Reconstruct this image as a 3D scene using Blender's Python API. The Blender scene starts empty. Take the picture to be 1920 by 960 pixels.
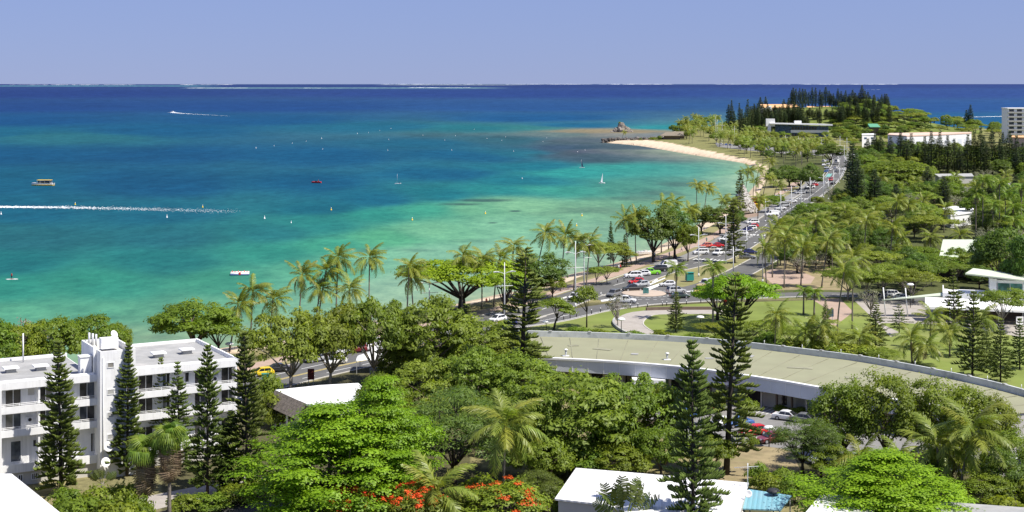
import bpy, bmesh, math, random
import numpy as np
from mathutils import Vector, Matrix
from mathutils.geometry import tessellate_polygon
R = math.radians
# ------------------------------------------------------------------ camera, sky, sun, exposure
F = 2800.0; HOR = 157.0; CAMZ = 50.0          # focal length and horizon row for a 1920 x 960 frame
scn = bpy.context.scene
COL = scn.collection
cam_d = bpy.data.cameras.new('camera'); cam = bpy.data.objects.new('camera', cam_d); COL.objects.link(cam)
cam.location = (0, 0, CAMZ); cam.rotation_euler = (R(90), 0, 0)
cam_d.sensor_width = 36; cam_d.lens = 36*F/1920; cam_d.shift_y = -(480-HOR)/1920
cam_d.clip_start = 1; cam_d.clip_end = 200000
scn.camera = cam
SUN_EL, SUN_AZ = 58.0, -28.0                    # azimuth measured from +X (right of the camera) towards +Y
sd = Vector((math.cos(R(SUN_EL))*math.cos(R(SUN_AZ)), math.cos(R(SUN_EL))*math.sin(R(SUN_AZ)), math.sin(R(SUN_EL))))
w = bpy.data.worlds.new('World'); scn.world = w; w.use_nodes = True
nt = w.node_tree; bg = nt.nodes['Background']
sky = nt.nodes.new('ShaderNodeTexSky'); sky.sky_type = 'NISHITA'; sky.sun_disc = False
sky.sun_elevation = R(SUN_EL); sky.sun_rotation = math.atan2(sd.x, sd.y)
sky.altitude = 50; sky.air_density = 1.0; sky.dust_density = 0.0; sky.ozone_density = 6.0
tint = nt.nodes.new('ShaderNodeMix'); tint.data_type = 'RGBA'; tint.blend_type = 'MULTIPLY'
tint.inputs[0].default_value = 1.0; tint.inputs[7].default_value = (0.52, 0.60, 1.08, 1)
nt.links.new(sky.outputs[0], tint.inputs[6])
veil = nt.nodes.new('ShaderNodeMix'); veil.data_type = 'RGBA'; veil.inputs[0].default_value = 0.68   # even lavender veil added over the whole sky, flattening it and lifting fill light
veil.inputs[7].default_value = (3.25, 4.05, 6.85, 1)
nt.links.new(tint.outputs[2], veil.inputs[6]); nt.links.new(veil.outputs[2], bg.inputs[0])
bg.inputs[1].default_value = 0.057
sl = bpy.data.lights.new('sun', 'SUN'); sl.energy = 4.2; sl.angle = R(0.5); sl.color = (1, 0.95, 0.87)
so = bpy.data.objects.new('sun', sl); COL.objects.link(so); so.location = (200, -100, 300)
so.rotation_euler = sd.to_track_quat('Z', 'Y').to_euler()
scn.view_settings.view_transform = 'Standard'; scn.view_settings.look = 'None'
scn.view_settings.exposure = 0.8; scn.view_settings.gamma = 1.0; scn.view_settings.use_curve_mapping = False
scn.cycles.max_bounces = 5; scn.cycles.diffuse_bounces = 4; scn.cycles.glossy_bounces = 2
scn.cycles.transmission_bounces = 2; scn.cycles.transparent_max_bounces = 4
scn.cycles.use_denoising = True
scn.cycles.sample_clamp_indirect = 4
scn.cycles.caustics_reflective = False; scn.cycles.caustics_refractive = False
scn.render.film_transparent = False

SEA = -1.8
def G(px, py, z=0.0):
    "ground point seen at photo pixel (px,py) on the level z"
    D = F*(CAMZ-z)/(py-HOR)
    return Vector(((px-960)/F*D, D, z))
def PD(px, D, z=0.0):
    return Vector(((px-960)/F*D, D, z))
def S(py, z=0.0):
    "pixels per metre at a ground row"
    return (py-HOR)/(CAMZ-z)
def lin(r, g, b):
    f = lambda c: (c/12.92 if c <= 0.04045 else ((c+0.055)/1.055)**2.4)
    return (f(r/255), f(g/255), f(b/255), 1)

# ------------------------------------------------------------------ materials
def new_mat(name):
    m = bpy.data.materials.new(name); m.use_nodes = True
    n = m.node_tree.nodes; b = n['Principled BSDF']
    return m, m.node_tree, b
def node(t, kind, **kw):
    n = t.nodes.new(kind)
    for k, v in kw.items(): setattr(n, k, v)
    return n
def mixc(t, fac, a, b, blend='MIX'):
    m = node(t, 'ShaderNodeMix', data_type='RGBA', blend_type=blend)
    for i, v in ((0, fac), (6, a), (7, b)):
        if hasattr(v, 'is_linked') or hasattr(v, 'links'): t.links.new(v, m.inputs[i])
        elif v is not None: m.inputs[i].default_value = v
    return m.outputs[2]
def noise(t, scale, detail=3, rough=0.55, coord=None, dist=0.0):
    n = node(t, 'ShaderNodeTexNoise'); n.inputs['Scale'].default_value = scale
    n.inputs['Detail'].default_value = detail; n.inputs['Roughness'].default_value = rough
    n.inputs['Distortion'].default_value = dist
    if coord is not None: t.links.new(coord, n.inputs['Vector'])
    return n.outputs['Fac']
def ramp(t, fac, a, b, p0=0.35, p1=0.65):
    r = node(t, 'ShaderNodeValToRGB'); e = r.color_ramp.elements
    e[0].position = p0; e[0].color = a; e[1].position = p1; e[1].color = b
    t.links.new(fac, r.inputs[0]); return r.outputs[0]
def worldpos(t): return node(t, 'ShaderNodeNewGeometry').outputs['Position']
def objpos(t): return node(t, 'ShaderNodeTexCoord').outputs['Object']
MAT = {}
def mat_plain(name, col, rough=0.7, var=0.12, scale=1.5, metal=0.0, bump=0.0, spec=0.3, stain=None):
    "plain paint or stone with mottling, in world space"
    m, t, b = new_mat(name)
    pos = worldpos(t)
    c0 = tuple(x*(1-var) for x in col[:3])+(1,); c1 = tuple(min(1, x*(1+var)) for x in col[:3])+(1,)
    c = ramp(t, noise(t, scale, 4, 0.6, pos), c0, c1, 0.3, 0.7)
    if stain:
        c = mixc(t, ramp(t, noise(t, scale*0.31, 5, 0.65, pos), (0,0,0,1), (1,1,1,1), 0.5, 0.72), c, stain)
    t.links.new(c, b.inputs['Base Color'])
    b.inputs['Roughness'].default_value = rough; b.inputs['Metallic'].default_value = metal
    b.inputs['Specular IOR Level'].default_value = spec
    if bump:
        bp = node(t, 'ShaderNodeBump'); bp.inputs['Strength'].default_value = bump
        t.links.new(noise(t, scale*8, 3, 0.6, pos), bp.inputs['Height']); t.links.new(bp.outputs[0], b.inputs['Normal'])
    MAT[name] = m; return m
def mat_leaf(name, col, col2, trans=0.28, objvar=0.12, rough=0.5, spec=0.28, hue=0.02):
    "leaves: two-tone by the per-leaf attribute, small drift between individuals"
    m, t, b = new_mat(name)
    if name.startswith(('leaf', 'pine', 'palm_leaf')): col, col2 = [(c[0]*1.05, c[1]*1.09, c[2]*1.1, 1) for c in (col, col2)]
    a = node(t, 'ShaderNodeAttribute', attribute_name='tint')
    c = mixc(t, a.outputs['Fac'], col, col2)
    oi = node(t, 'ShaderNodeObjectInfo')
    hs = node(t, 'ShaderNodeHueSaturation')
    mr = node(t, 'ShaderNodeMapRange'); mr.inputs[3].default_value = 1-objvar; mr.inputs[4].default_value = 1+objvar
    t.links.new(oi.outputs['Random'], mr.inputs[0]); t.links.new(mr.outputs[0], hs.inputs['Value'])
    mh = node(t, 'ShaderNodeMapRange'); mh.inputs[3].default_value = 0.5-hue; mh.inputs[4].default_value = 0.5+hue
    ml = node(t, 'ShaderNodeMath', operation='FRACT'); mm = node(t, 'ShaderNodeMath', operation='MULTIPLY'); mm.inputs[1].default_value = 17.3
    t.links.new(oi.outputs['Random'], mm.inputs[0]); t.links.new(mm.outputs[0], ml.inputs[0]); t.links.new(ml.outputs[0], mh.inputs[0])
    t.links.new(mh.outputs[0], hs.inputs['Hue'])
    t.links.new(c, hs.inputs['Color'])
    t.links.new(hs.outputs[0], b.inputs['Base Color'])
    b.inputs['Roughness'].default_value = rough; b.inputs['Specular IOR Level'].default_value = spec
    tr = node(t, 'ShaderNodeBsdfTranslucent')
    tc = mixc(t, 1.0, hs.outputs[0], (1.15, 1.2, 0.5, 1), 'MULTIPLY')
    t.links.new(tc, tr.inputs[0])
    mx = node(t, 'ShaderNodeMixShader'); mx.inputs[0].default_value = trans
    t.links.new(b.outputs[0], mx.inputs[1]); t.links.new(tr.outputs[0], mx.inputs[2])
    t.links.new(mx.outputs[0], t.nodes['Material Output'].inputs[0])
    MAT[name] = m; return m

# leaves (base colours raised to offset the crowns' own shadow)
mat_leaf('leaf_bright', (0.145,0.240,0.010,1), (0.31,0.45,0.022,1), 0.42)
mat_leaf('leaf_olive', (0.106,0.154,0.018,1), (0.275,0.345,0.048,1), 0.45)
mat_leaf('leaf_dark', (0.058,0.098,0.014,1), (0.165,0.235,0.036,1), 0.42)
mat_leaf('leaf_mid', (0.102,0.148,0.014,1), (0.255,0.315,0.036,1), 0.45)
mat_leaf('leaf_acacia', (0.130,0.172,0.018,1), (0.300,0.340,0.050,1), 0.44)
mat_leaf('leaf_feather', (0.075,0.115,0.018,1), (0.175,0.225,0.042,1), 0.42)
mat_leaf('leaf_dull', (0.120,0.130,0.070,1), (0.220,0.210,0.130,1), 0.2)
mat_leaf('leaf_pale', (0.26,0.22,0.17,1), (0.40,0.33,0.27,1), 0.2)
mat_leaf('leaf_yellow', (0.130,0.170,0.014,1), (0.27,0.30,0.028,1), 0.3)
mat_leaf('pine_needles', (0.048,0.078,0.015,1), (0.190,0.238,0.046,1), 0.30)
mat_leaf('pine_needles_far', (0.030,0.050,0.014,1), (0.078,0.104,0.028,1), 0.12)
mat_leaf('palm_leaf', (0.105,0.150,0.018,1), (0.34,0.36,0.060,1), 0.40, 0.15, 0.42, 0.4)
mat_leaf('palm_leaf_green', (0.090,0.150,0.016,1), (0.27,0.35,0.045,1), 0.40, 0.12, 0.45, 0.35)
mat_leaf('palm_dead', (0.17,0.125,0.075,1), (0.30,0.23,0.14,1), 0.15)
mat_leaf('banana_leaf', (0.055,0.090,0.018,1), (0.150,0.180,0.050,1), 0.3)
mat_leaf('petal', (0.62,0.075,0.012,1), (0.80,0.17,0.03,1), 0.25)
mat_plain('bark', (0.115,0.090,0.068,1), 0.9, 0.3, 3.0, bump=0.4)
mat_plain('bark_dark', (0.055,0.045,0.036,1), 0.9, 0.3, 3.0, bump=0.4)
mat_plain('bark_pale', (0.26,0.235,0.20,1), 0.9, 0.25, 3.0, bump=0.3)
mat_plain('palm_bark', (0.19,0.165,0.135,1), 0.9, 0.25, 4.0, bump=0.3)
# buildings and things
mat_plain('white_paint', (0.78,0.78,0.77,1), 0.6, 0.03, 0.6, stain=(0.70,0.70,0.68,1))
def mat_wall(name, col, dirt):
    "painted render with rain streaks"
    m, t, b = new_mat(name); pos = worldpos(t); ms = node(t, 'ShaderNodeMapping'); ms.inputs['Scale'].default_value = (1.6, 1.6, 0.11); t.links.new(pos, ms.inputs[0])
    c = mixc(t, ramp(t, noise(t, 1.3, 5, 0.7, ms.outputs[0]), (0,0,0,1), (1,1,1,1), 0.50, 0.86), col, dirt)
    c = mixc(t, ramp(t, noise(t, 0.5, 4, 0.6, pos), (0,0,0,1), (0.5,0.5,0.5,1), 0.5, 0.8), c, dirt)
    t.links.new(c, b.inputs['Base Color']); b.inputs['Roughness'].default_value = 0.7; b.inputs['Specular IOR Level'].default_value = 0.2; MAT[name] = m
mat_wall('white_wall', (0.77,0.77,0.76,1), (0.56,0.56,0.55,1))
mat_plain('white_roof', (0.80,0.80,0.79,1), 0.5, 0.03, 0.5, stain=(0.68,0.67,0.64,1))
mat_plain('concrete', (0.36,0.36,0.34,1), 0.85, 0.12, 1.2, stain=(0.25,0.25,0.24,1))
mat_plain('roof_felt', (0.30,0.30,0.29,1), 0.9, 0.12, 0.5, stain=(0.42,0.41,0.39,1))
mat_plain('roof_green', (0.252,0.252,0.160,1), 0.85, 0.06, 0.25, stain=(0.235,0.225,0.15,1))
mat_plain('parapet_grey', (0.54,0.56,0.55,1), 0.8, 0.10, 0.8, stain=(0.27,0.29,0.29,1))
mat_plain('fascia_blue', (0.60,0.63,0.68,1), 0.6, 0.04, 0.8)
mat_plain('wall_beige', (0.50,0.48,0.43,1), 0.8, 0.06, 0.8)
mat_plain('wall_brown', (0.16,0.12,0.09,1), 0.8, 0.1, 1.0)
mat_plain('pink_wall', (0.60,0.44,0.35,1), 0.8, 0.06, 0.5)
mat_plain('orange_roof', (0.62,0.36,0.17,1), 0.8, 0.1, 0.5)
mat_plain('pale_green_roof', (0.50,0.55,0.42,1), 0.7, 0.05, 0.4)
mat_plain('teal_roof', (0.10,0.34,0.40,1), 0.4, 0.06, 0.6)
mat_plain('green_roof', (0.10,0.30,0.18,1), 0.6, 0.06, 0.6)
mat_plain('shingle', (0.17,0.145,0.12,1), 0.9, 0.35, 2.0)
mat_plain('dark_void', (0.025,0.024,0.024,1), 0.7, 0.1, 1.0)
mat_plain('steel', (0.55,0.56,0.57,1), 0.45, 0.05, 1.0, metal=0.3)
mat_plain('pole_paint', (0.62,0.63,0.63,1), 0.5, 0.05, 1.0)
mat_plain('black_iron', (0.03,0.03,0.032,1), 0.6, 0.1, 1.0)
mat_plain('rubber', (0.02,0.02,0.02,1), 0.8, 0.1, 1.0)
mat_plain('hub', (0.42,0.42,0.43,1), 0.4, 0.05, 1.0, metal=0.5)
mat_plain('headlight', (0.75,0.75,0.72,1), 0.2, 0.02, 1.0, spec=0.6)
mat_plain('taillight', (0.45,0.02,0.015,1), 0.3, 0.05, 1.0)
mat_plain('teal_paint', (0.03,0.22,0.18,1), 0.5, 0.08, 1.0)
mat_plain('maroon', (0.16,0.03,0.025,1), 0.6, 0.1, 1.0)
mat_plain('red_paint', (0.55,0.035,0.03,1), 0.5, 0.05, 1.0)
mat_plain('yellow_paint', (0.75,0.52,0.03,1), 0.5, 0.05, 1.0)
mat_plain('blue_paint', (0.03,0.08,0.30,1), 0.5, 0.05, 1.0)
mat_plain('navy_cloth', (0.03,0.04,0.09,1), 0.8, 0.1, 1.0)
mat_plain('skin', (0.34,0.19,0.12,1), 0.6, 0.05, 3.0)
mat_plain('hair', (0.02,0.015,0.012,1), 0.6, 0.05, 3.0)
mat_plain('rock', (0.20,0.175,0.15,1), 0.95, 0.4, 0.35, bump=0.5, stain=(0.42,0.38,0.33,1))
mat_plain('rock_dark', (0.085,0.078,0.072,1), 0.95, 0.5, 0.6, bump=0.5, stain=(0.27,0.24,0.21,1))
mat_plain('thatch', (0.20,0.17,0.13,1), 0.95, 0.25, 2.0)
mat_plain('foam', (0.85,0.88,0.88,1), 0.6, 0.05, 1.0)
# ground surfaces
mat_plain('asphalt', (0.105,0.104,0.100,1), 0.9, 0.14, 0.35, stain=(0.135,0.132,0.125,1))
mat_plain('asphalt_dark', (0.06,0.058,0.055,1), 0.9, 0.2, 0.8)
mat_plain('asphalt_light', (0.20,0.195,0.185,1), 0.9, 0.12, 0.5)
mat_plain('road_paint', (0.66,0.66,0.63,1), 0.7, 0.10, 2.0)
mat_plain('yellow_line', (0.50,0.40,0.13,1), 0.7, 0.12, 2.0)
mat_plain('turquoise_paint', (0.16,0.36,0.32,1), 0.7, 0.1, 2.0)
mat_plain('kerb_stone', (0.45,0.43,0.38,1), 0.85, 0.12, 2.0)
mat_plain('paving', (0.34,0.31,0.275,1), 0.9, 0.08, 0.8, stain=(0.28,0.25,0.22,1))
mat_plain('paving_pink', (0.36,0.265,0.205,1), 0.9, 0.1, 0.6, stain=(0.30,0.23,0.18,1))
mat_plain('island_pink', (0.42,0.34,0.27,1), 0.9, 0.06, 0.8)
mat_plain('lawn', (0.155,0.195,0.040,1), 0.95, 0.18, 0.10, bump=0.5, stain=(0.215,0.215,0.070,1))
mat_plain('verge', (0.215,0.195,0.085,1), 0.95, 0.2, 0.15, bump=0.5, stain=(0.17,0.18,0.055,1))
mat_plain('dry_grass', (0.25,0.20,0.11,1), 0.95, 0.25, 0.4, bump=0.6, stain=(0.18,0.17,0.07,1))

def mat_sheet(name, col, dirt, ang, pitch):
    "painted ribbed sheet metal: ribs, lap joints, streaks of dirt running down the sheets"
    m, t, b = new_mat(name); pos = worldpos(t)
    mp = node(t, 'ShaderNodeMapping'); mp.inputs['Rotation'].default_value = (0,0,ang); t.links.new(pos, mp.inputs[0])
    ms = node(t, 'ShaderNodeMapping'); ms.inputs['Scale'].default_value = (2.2, 0.16, 1); t.links.new(mp.outputs[0], ms.inputs[0])
    st = ramp(t, noise(t, 1.0, 5, 0.7, ms.outputs[0]), (0,0,0,1), (1,1,1,1), 0.46, 0.80)
    c = mixc(t, st, col, dirt)
    c = mixc(t, ramp(t, noise(t, 0.35, 4, 0.6, pos), (0,0,0,1), (0.5,0.5,0.5,1), 0.5, 0.75), c, dirt)
    wv = node(t, 'ShaderNodeTexWave'); wv.inputs['Scale'].default_value = pitch; t.links.new(mp.outputs[0], wv.inputs[0])
    c = mixc(t, 1.0, c, ramp(t, wv.outputs['Fac'], (0.80,0.80,0.80,1), (1,1,1,1), 0.0, 0.16), 'MULTIPLY')
    t.links.new(c, b.inputs['Base Color']); b.inputs['Roughness'].default_value = 0.5; b.inputs['Specular IOR Level'].default_value = 0.3
    bp = node(t, 'ShaderNodeBump'); bp.inputs['Strength'].default_value = 0.5; bp.inputs['Distance'].default_value = 0.06
    t.links.new(wv.outputs['Fac'], bp.inputs['Height']); t.links.new(bp.outputs[0], b.inputs['Normal']); MAT[name] = m
mat_sheet('sheet_white', (0.74,0.74,0.73,1), (0.50,0.48,0.45,1), 0.10, 0.40); mat_sheet('sheet_teal', (0.17,0.37,0.44,1), (0.24,0.38,0.42,1), 0.2, 0.6)
def mat_glass(name, col, rough=0.08):
    m, t, b = new_mat(name)
    b.inputs['Base Color'].default_value = col; b.inputs['Roughness'].default_value = rough
    b.inputs['Specular IOR Level'].default_value = 0.6
    n = noise(t, 0.8, 2, 0.5, worldpos(t))
    t.links.new(ramp(t, n, tuple(x*0.6 for x in col[:3])+(1,), tuple(x*1.6 for x in col[:3])+(1,)), b.inputs['Base Color'])
    MAT[name] = m; return m
mat_glass('window_glass', (0.045,0.042,0.040,1)); mat_glass('car_glass', (0.02,0.022,0.025,1)); mat_glass('teal_glass', (0.06,0.16,0.15,1))
mat_glass('curtain_glass', (0.17,0.16,0.145,1)); mat_glass('sky_glass', (0.09,0.10,0.115,1))
mat_glass('blue_glass', (0.05,0.085,0.14,1))
def mat_car(name, col, metal=0.0):
    m, t, b = new_mat('car_'+name)
    b.inputs['Base Color'].default_value = col; b.inputs['Roughness'].default_value = 0.32
    b.inputs['Coat Weight'].default_value = 0.6; b.inputs['Coat Roughness'].default_value = 0.08; b.inputs['Metallic'].default_value = metal
    n = noise(t, 2.0, 3, 0.5, worldpos(t))
    t.links.new(ramp(t, n, tuple(x*0.9 for x in col[:3])+(1,), tuple(min(1, x*1.06) for x in col[:3])+(1,)), b.inputs['Base Color'])
    MAT['car_'+name] = m
for k, c in dict(white=(.78,.78,.77,1), silver=(.42,.43,.44,1), grey=(.16,.165,.17,1), black=(.016,.016,.018,1), red=(.58,.012,.014,1),
                 dark_red=(.16,.015,.018,1), coral=(.62,.14,.09,1), lime=(.22,.62,.03,1), gold=(.45,.34,.10,1), yellow=(.75,.55,.02,1),
                 blue=(.05,.13,.36,1), navy=(.02,.025,.13,1), green=(.03,.05,.04,1), beige=(.46,.43,.34,1), teal=(.10,.17,.18,1)).items(): mat_car(k, c)

# ------------------------------------------------------------------ object helpers
ALL = []
def tag(o, label=None, cat=None, group=None, kind=None):
    if label: o['label'] = label
    if cat: o['category'] = cat
    if group: o['group'] = group
    if kind: o['kind'] = kind
    return o
def empty(name, loc, rz=0.0, sc=(1,1,1)):
    o = bpy.data.objects.new(name, None); COL.objects.link(o)
    o.location = loc; o.rotation_euler = (0,0,rz); o.scale = sc; o.empty_display_size = 0.5
    return o
def put(name, me, parent=None, loc=None, rot=None, sc=None, mat=None):
    o = bpy.data.objects.new(name, me); COL.objects.link(o)
    if parent is not None: o.parent = parent
    if loc is not None: o.location = loc
    if rot is not None: o.rotation_euler = rot
    if sc is not None: o.scale = sc
    if mat is not None:
        o.material_slots[0].link = 'OBJECT'; o.material_slots[0].material = MAT[mat]
    return o
class MB:
    "collects boxes, tubes, prisms into one mesh"
    def __init__(s): s.v = []; s.f = []; s.m = []; s.cur = 0; s.smooth = []
    def add(s, vs, fs, smooth=False):
        o = len(s.v); s.v += [tuple(v) for v in vs]
        for f in fs: s.f.append(tuple(i+o for i in f)); s.m.append(s.cur); s.smooth.append(smooth)
        return s
    def box(s, c, d, rz=0.0, taper=1.0):
        x, y, z = d[0]/2, d[1]/2, d[2]/2; ca, sa = math.cos(rz), math.sin(rz); vs = []
        for k, (sx, sy, sz) in enumerate(((-1,-1,-1),(1,-1,-1),(1,1,-1),(-1,1,-1),(-1,-1,1),(1,-1,1),(1,1,1),(-1,1,1))):
            q = taper if sz > 0 else 1
            a, b = sx*x*q, sy*y*q
            vs.append((c[0]+a*ca-b*sa, c[1]+a*sa+b*ca, c[2]+sz*z))
        return s.add(vs, ((0,3,2,1),(4,5,6,7),(0,1,5,4),(1,2,6,5),(2,3,7,6),(3,0,4,7)))
    def b6(s, x0, x1, y0, y1, z0, z1): return s.box(((x0+x1)/2,(y0+y1)/2,(z0+z1)/2),(x1-x0,y1-y0,z1-z0))
    def tube(s, pts, rs, n=6, cap=True):
        pts = [Vector(p) for p in pts]; rings = []
        if not hasattr(rs, '__len__'): rs = [rs]*len(pts)
        vs = []
        for i, p in enumerate(pts):
            d = (pts[min(i+1, len(pts)-1)]-pts[max(i-1, 0)]).normalized()
            a = d.cross(Vector((0,1,0)) if abs(d.y) < 0.9 else Vector((1,0,0))).normalized(); b = d.cross(a)
            for k in range(n):
                t = 2*math.pi*k/n; vs.append(p+(a*math.cos(t)+b*math.sin(t))*rs[i])
        fs = []
        for i in range(len(pts)-1):
            for k in range(n):
                k2 = (k+1) % n; fs.append((i*n+k, i*n+k2, (i+1)*n+k2, (i+1)*n+k))
        s.add(vs, fs, True)
        if cap:
            o = len(s.v)-len(vs)
            s.f.append(tuple(o+k for k in range(n-1,-1,-1))); s.m.append(s.cur); s.smooth.append(False)
            s.f.append(tuple(o+(len(pts)-1)*n+k for k in range(n))); s.m.append(s.cur); s.smooth.append(False)
        return s
    def lathe(s, prof, n=12, c=(0,0,0)):
        vs = []; fs = []
        for r, z in prof:
            for k in range(n):
                t = 2*math.pi*k/n; vs.append((c[0]+r*math.cos(t), c[1]+r*math.sin(t), c[2]+z))
        for i in range(len(prof)-1):
            for k in range(n):
                k2 = (k+1) % n; fs.append((i*n+k, i*n+k2, (i+1)*n+k2, (i+1)*n+k))
        return s.add(vs, fs, True)
    def prism(s, poly, z0, z1):
        "closed prism over a plan polygon (counter-clockwise); z0/z1 numbers or per-vertex lists"
        n = len(poly)
        za = z0 if hasattr(z0, '__len__') else [z0]*n; zb = z1 if hasattr(z1, '__len__') else [z1]*n
        vs = [(p[0], p[1], za[i]) for i, p in enumerate(poly)]+[(p[0], p[1], zb[i]) for i, p in enumerate(poly)]
        tr = tessellate_polygon([[Vector((p[0], p[1], 0)) for p in poly]])
        fs = [tuple(i+n for i in t) for t in tr]+[tuple(reversed(t)) for t in tr]
        for i in range(n): j = (i+1) % n; fs.append((i, j, j+n, i+n))
        return s.add(vs, fs)
    def mesh(s, name, mats):
        me = bpy.data.meshes.new(name); me.from_pydata(s.v, [], s.f)
        for m in (mats if isinstance(mats, (list, tuple)) else [mats]): me.materials.append(MAT[m])
        me.polygons.foreach_set('material_index', s.m); me.polygons.foreach_set('use_smooth', s.smooth)
        bm = bmesh.new(); bm.from_mesh(me); bmesh.ops.recalc_face_normals(bm, faces=bm.faces); bm.to_mesh(me); bm.free()
        me.update(); return me
    def build(s, name, mats, parent=None, **kw): return put(name, s.mesh(name, mats), parent, **kw)
def np_mesh(name, verts, faces, mats, tint=None, matidx=None, smooth=False, normals=None):
    "fast mesh from numpy; faces (n,4) or (n,3)"
    me = bpy.data.meshes.new(name); k = faces.shape[1]; nf = len(faces)
    me.vertices.add(len(verts)); me.vertices.foreach_set('co', np.ascontiguousarray(verts, np.float32).ravel())
    me.loops.add(nf*k); me.loops.foreach_set('vertex_index', np.ascontiguousarray(faces, np.int32).ravel())
    me.polygons.add(nf); me.polygons.foreach_set('loop_start', np.arange(0, nf*k, k, dtype=np.int32))
    if smooth: me.polygons.foreach_set('use_smooth', np.ones(nf, bool))
    if matidx is not None: me.polygons.foreach_set('material_index', np.ascontiguousarray(matidx, np.int32))
    for m in mats: me.materials.append(MAT[m])
    if tint is not None:
        a = me.attributes.new('tint', 'FLOAT', 'POINT'); a.data.foreach_set('value', np.ascontiguousarray(tint, np.float32))
    me.update(calc_edges=True); me.validate()
    if normals is not None:
        me.polygons.foreach_set('use_smooth', np.ones(nf, bool)); me.normals_split_custom_set_from_vertices(normals.tolist())
    return me
def spline(pts, step):
    "Catmull-Rom through world points, resampled"
    P = [Vector(p) for p in pts]; P = [P[0]*2-P[1]]+P+[P[-1]*2-P[-2]]; out = []
    for i in range(1, len(P)-2):
        n = max(2, int((P[i+1]-P[i]).length/step))
        for k in range(n):
            t = k/n; a, b, c, d = P[i-1], P[i], P[i+1], P[i+2]
            out.append(0.5*((2*b)+(c-a)*t+(2*a-5*b+4*c-d)*t*t+(3*b-a-3*c+d)*t**3))
    out.append(P[-2]); return out
def normals2(path):
    out = []
    for i in range(len(path)):
        d = (path[min(i+1, len(path)-1)]-path[max(i-1, 0)]); d.z = 0; d.normalize(); out.append(Vector((-d.y, d.x, 0)))
    return out
# ------------------------------------------------------------------ terrain, sea
def _hash(ix, iy, seed):
    h = (ix.astype(np.int64)*374761393+iy.astype(np.int64)*668265263+seed*982451653) & 0xffffffff
    h = ((h ^ (h >> 13))*1274126177) & 0xffffffff
    return ((h ^ (h >> 16)) & 0xffff)/65535.0
def vnoise(x, y, seed=0, oct=3):
    out = 0; amp = 1; tot = 0
    for o in range(oct):
        ix = np.floor(x); iy = np.floor(y); fx = x-ix; fy = y-iy
        fx = fx*fx*(3-2*fx); fy = fy*fy*(3-2*fy)
        a = _hash(ix, iy, seed+o); b = _hash(ix+1, iy, seed+o); c = _hash(ix, iy+1, seed+o); d = _hash(ix+1, iy+1, seed+o)
        out = out+amp*((a*(1-fx)+b*fx)*(1-fy)+(c*(1-fx)+d*fx)*fy); tot += amp; amp *= 0.5; x = x*2.03+7.1; y = y*2.03+3.7
    return out/tot
def inside(px, py, poly):
    r = np.zeros(px.shape, bool); n = len(poly)
    for i in range(n):
        x0, y0 = poly[i]; x1, y1 = poly[(i+1) % n]
        if y0 == y1: continue
        c = ((y0 > py) != (y1 > py)) & (px < (x1-x0)*(py-y0)/(y1-y0)+x0); r ^= c
    return r
SHORE = [(-900,880),(-300,775),(0,722),(220,684),(330,667),(420,652),(481,645),(600,622),(720,598),(841,573),(930,553),(1001,540),(1063,516),(1109,505),(1160,491),(1193,480),(1223,467),(1270,445),(1330,408),(1380,378),(1403,362),(1418,345),(1426,326),(1412,312),(1390,305),(1334,296),(1290,289),(1240,280),(1200,273.5),(1165,270),(1140,268),(1128,266.5),(1160,264),(1230,260),(1243,252),(1262,247),(1300,241),(1360,233),(1450,227),(1600,225),(1700,232),(1760,240),(1840,243),(1900,243),(2600,243)]
LAND = SHORE+[(2600,1700),(-900,1700)]
SAND_IN = [(1128,264),(1230,267),(1268,275),(1300,281.5),(1350,292),(1400,302.5),(1434,313),(1444,325),(1436,345),(1424,362),(1402,378),(1340,418),(1282,452),(1235,475),(1204,488),(1168,500),(1112,517),(1066,529),(1001,556),(930,571),(841,592),(720,620),(600,648),(481,674),(420,682),(330,700),(0,760),(-300,815),(-900,930)]
SANDP = SHORE[:33]+SAND_IN
HILLC = PD(1535, 1520); 
def hill(x, y):
    a = ((x-HILLC.x)/92)**2+((y-HILLC.y)/150)**2
    b = ((x-PD(1690,1560).x)/70)**2+((y-1560)/150)**2
    return 25*np.exp(-a**1.3)+7*np.exp(-b)
shw = np.array([tuple(G(px, py, SEA))[:2] for px, py in SHORE])
def shore_dist(X, Y):
    d = np.full(X.shape, 1e9)
    for (ax, ay), (bx, by) in zip(shw[:-1], shw[1:]):
        vx, vy = bx-ax, by-ay; L = vx*vx+vy*vy
        t = np.clip(((X-ax)*vx+(Y-ay)*vy)/L, 0, 1)
        d = np.minimum(d, np.hypot(X-ax-t*vx, Y-ay-t*vy))
    return d
def grid_mesh(name, cols, rows, zfun, mats, colfun=None):
    PX, PY = np.meshgrid(np.array(cols, float), np.array(rows, float))
    X, Y, Z = zfun(PX, PY); nx, ny = len(cols), len(rows)
    V = np.stack([X, Y, Z], -1).reshape(-1, 3)
    i = np.arange(nx*ny).reshape(ny, nx)
    Fc = np.stack([i[1:, :-1], i[1:, 1:], i[:-1, 1:], i[:-1, :-1]], -1).reshape(-1, 4)
    me = np_mesh(name, V, Fc, mats, smooth=True)
    if colfun is not None:
        c = colfun(PX, PY, X, Y, Z).reshape(-1, 3); c = np.concatenate([c, np.ones((len(c), 1))], 1)
        a = me.color_attributes.new('gcol', 'FLOAT_COLOR', 'POINT'); a.data.foreach_set('color', c.astype(np.float32).ravel())
    return me
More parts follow.
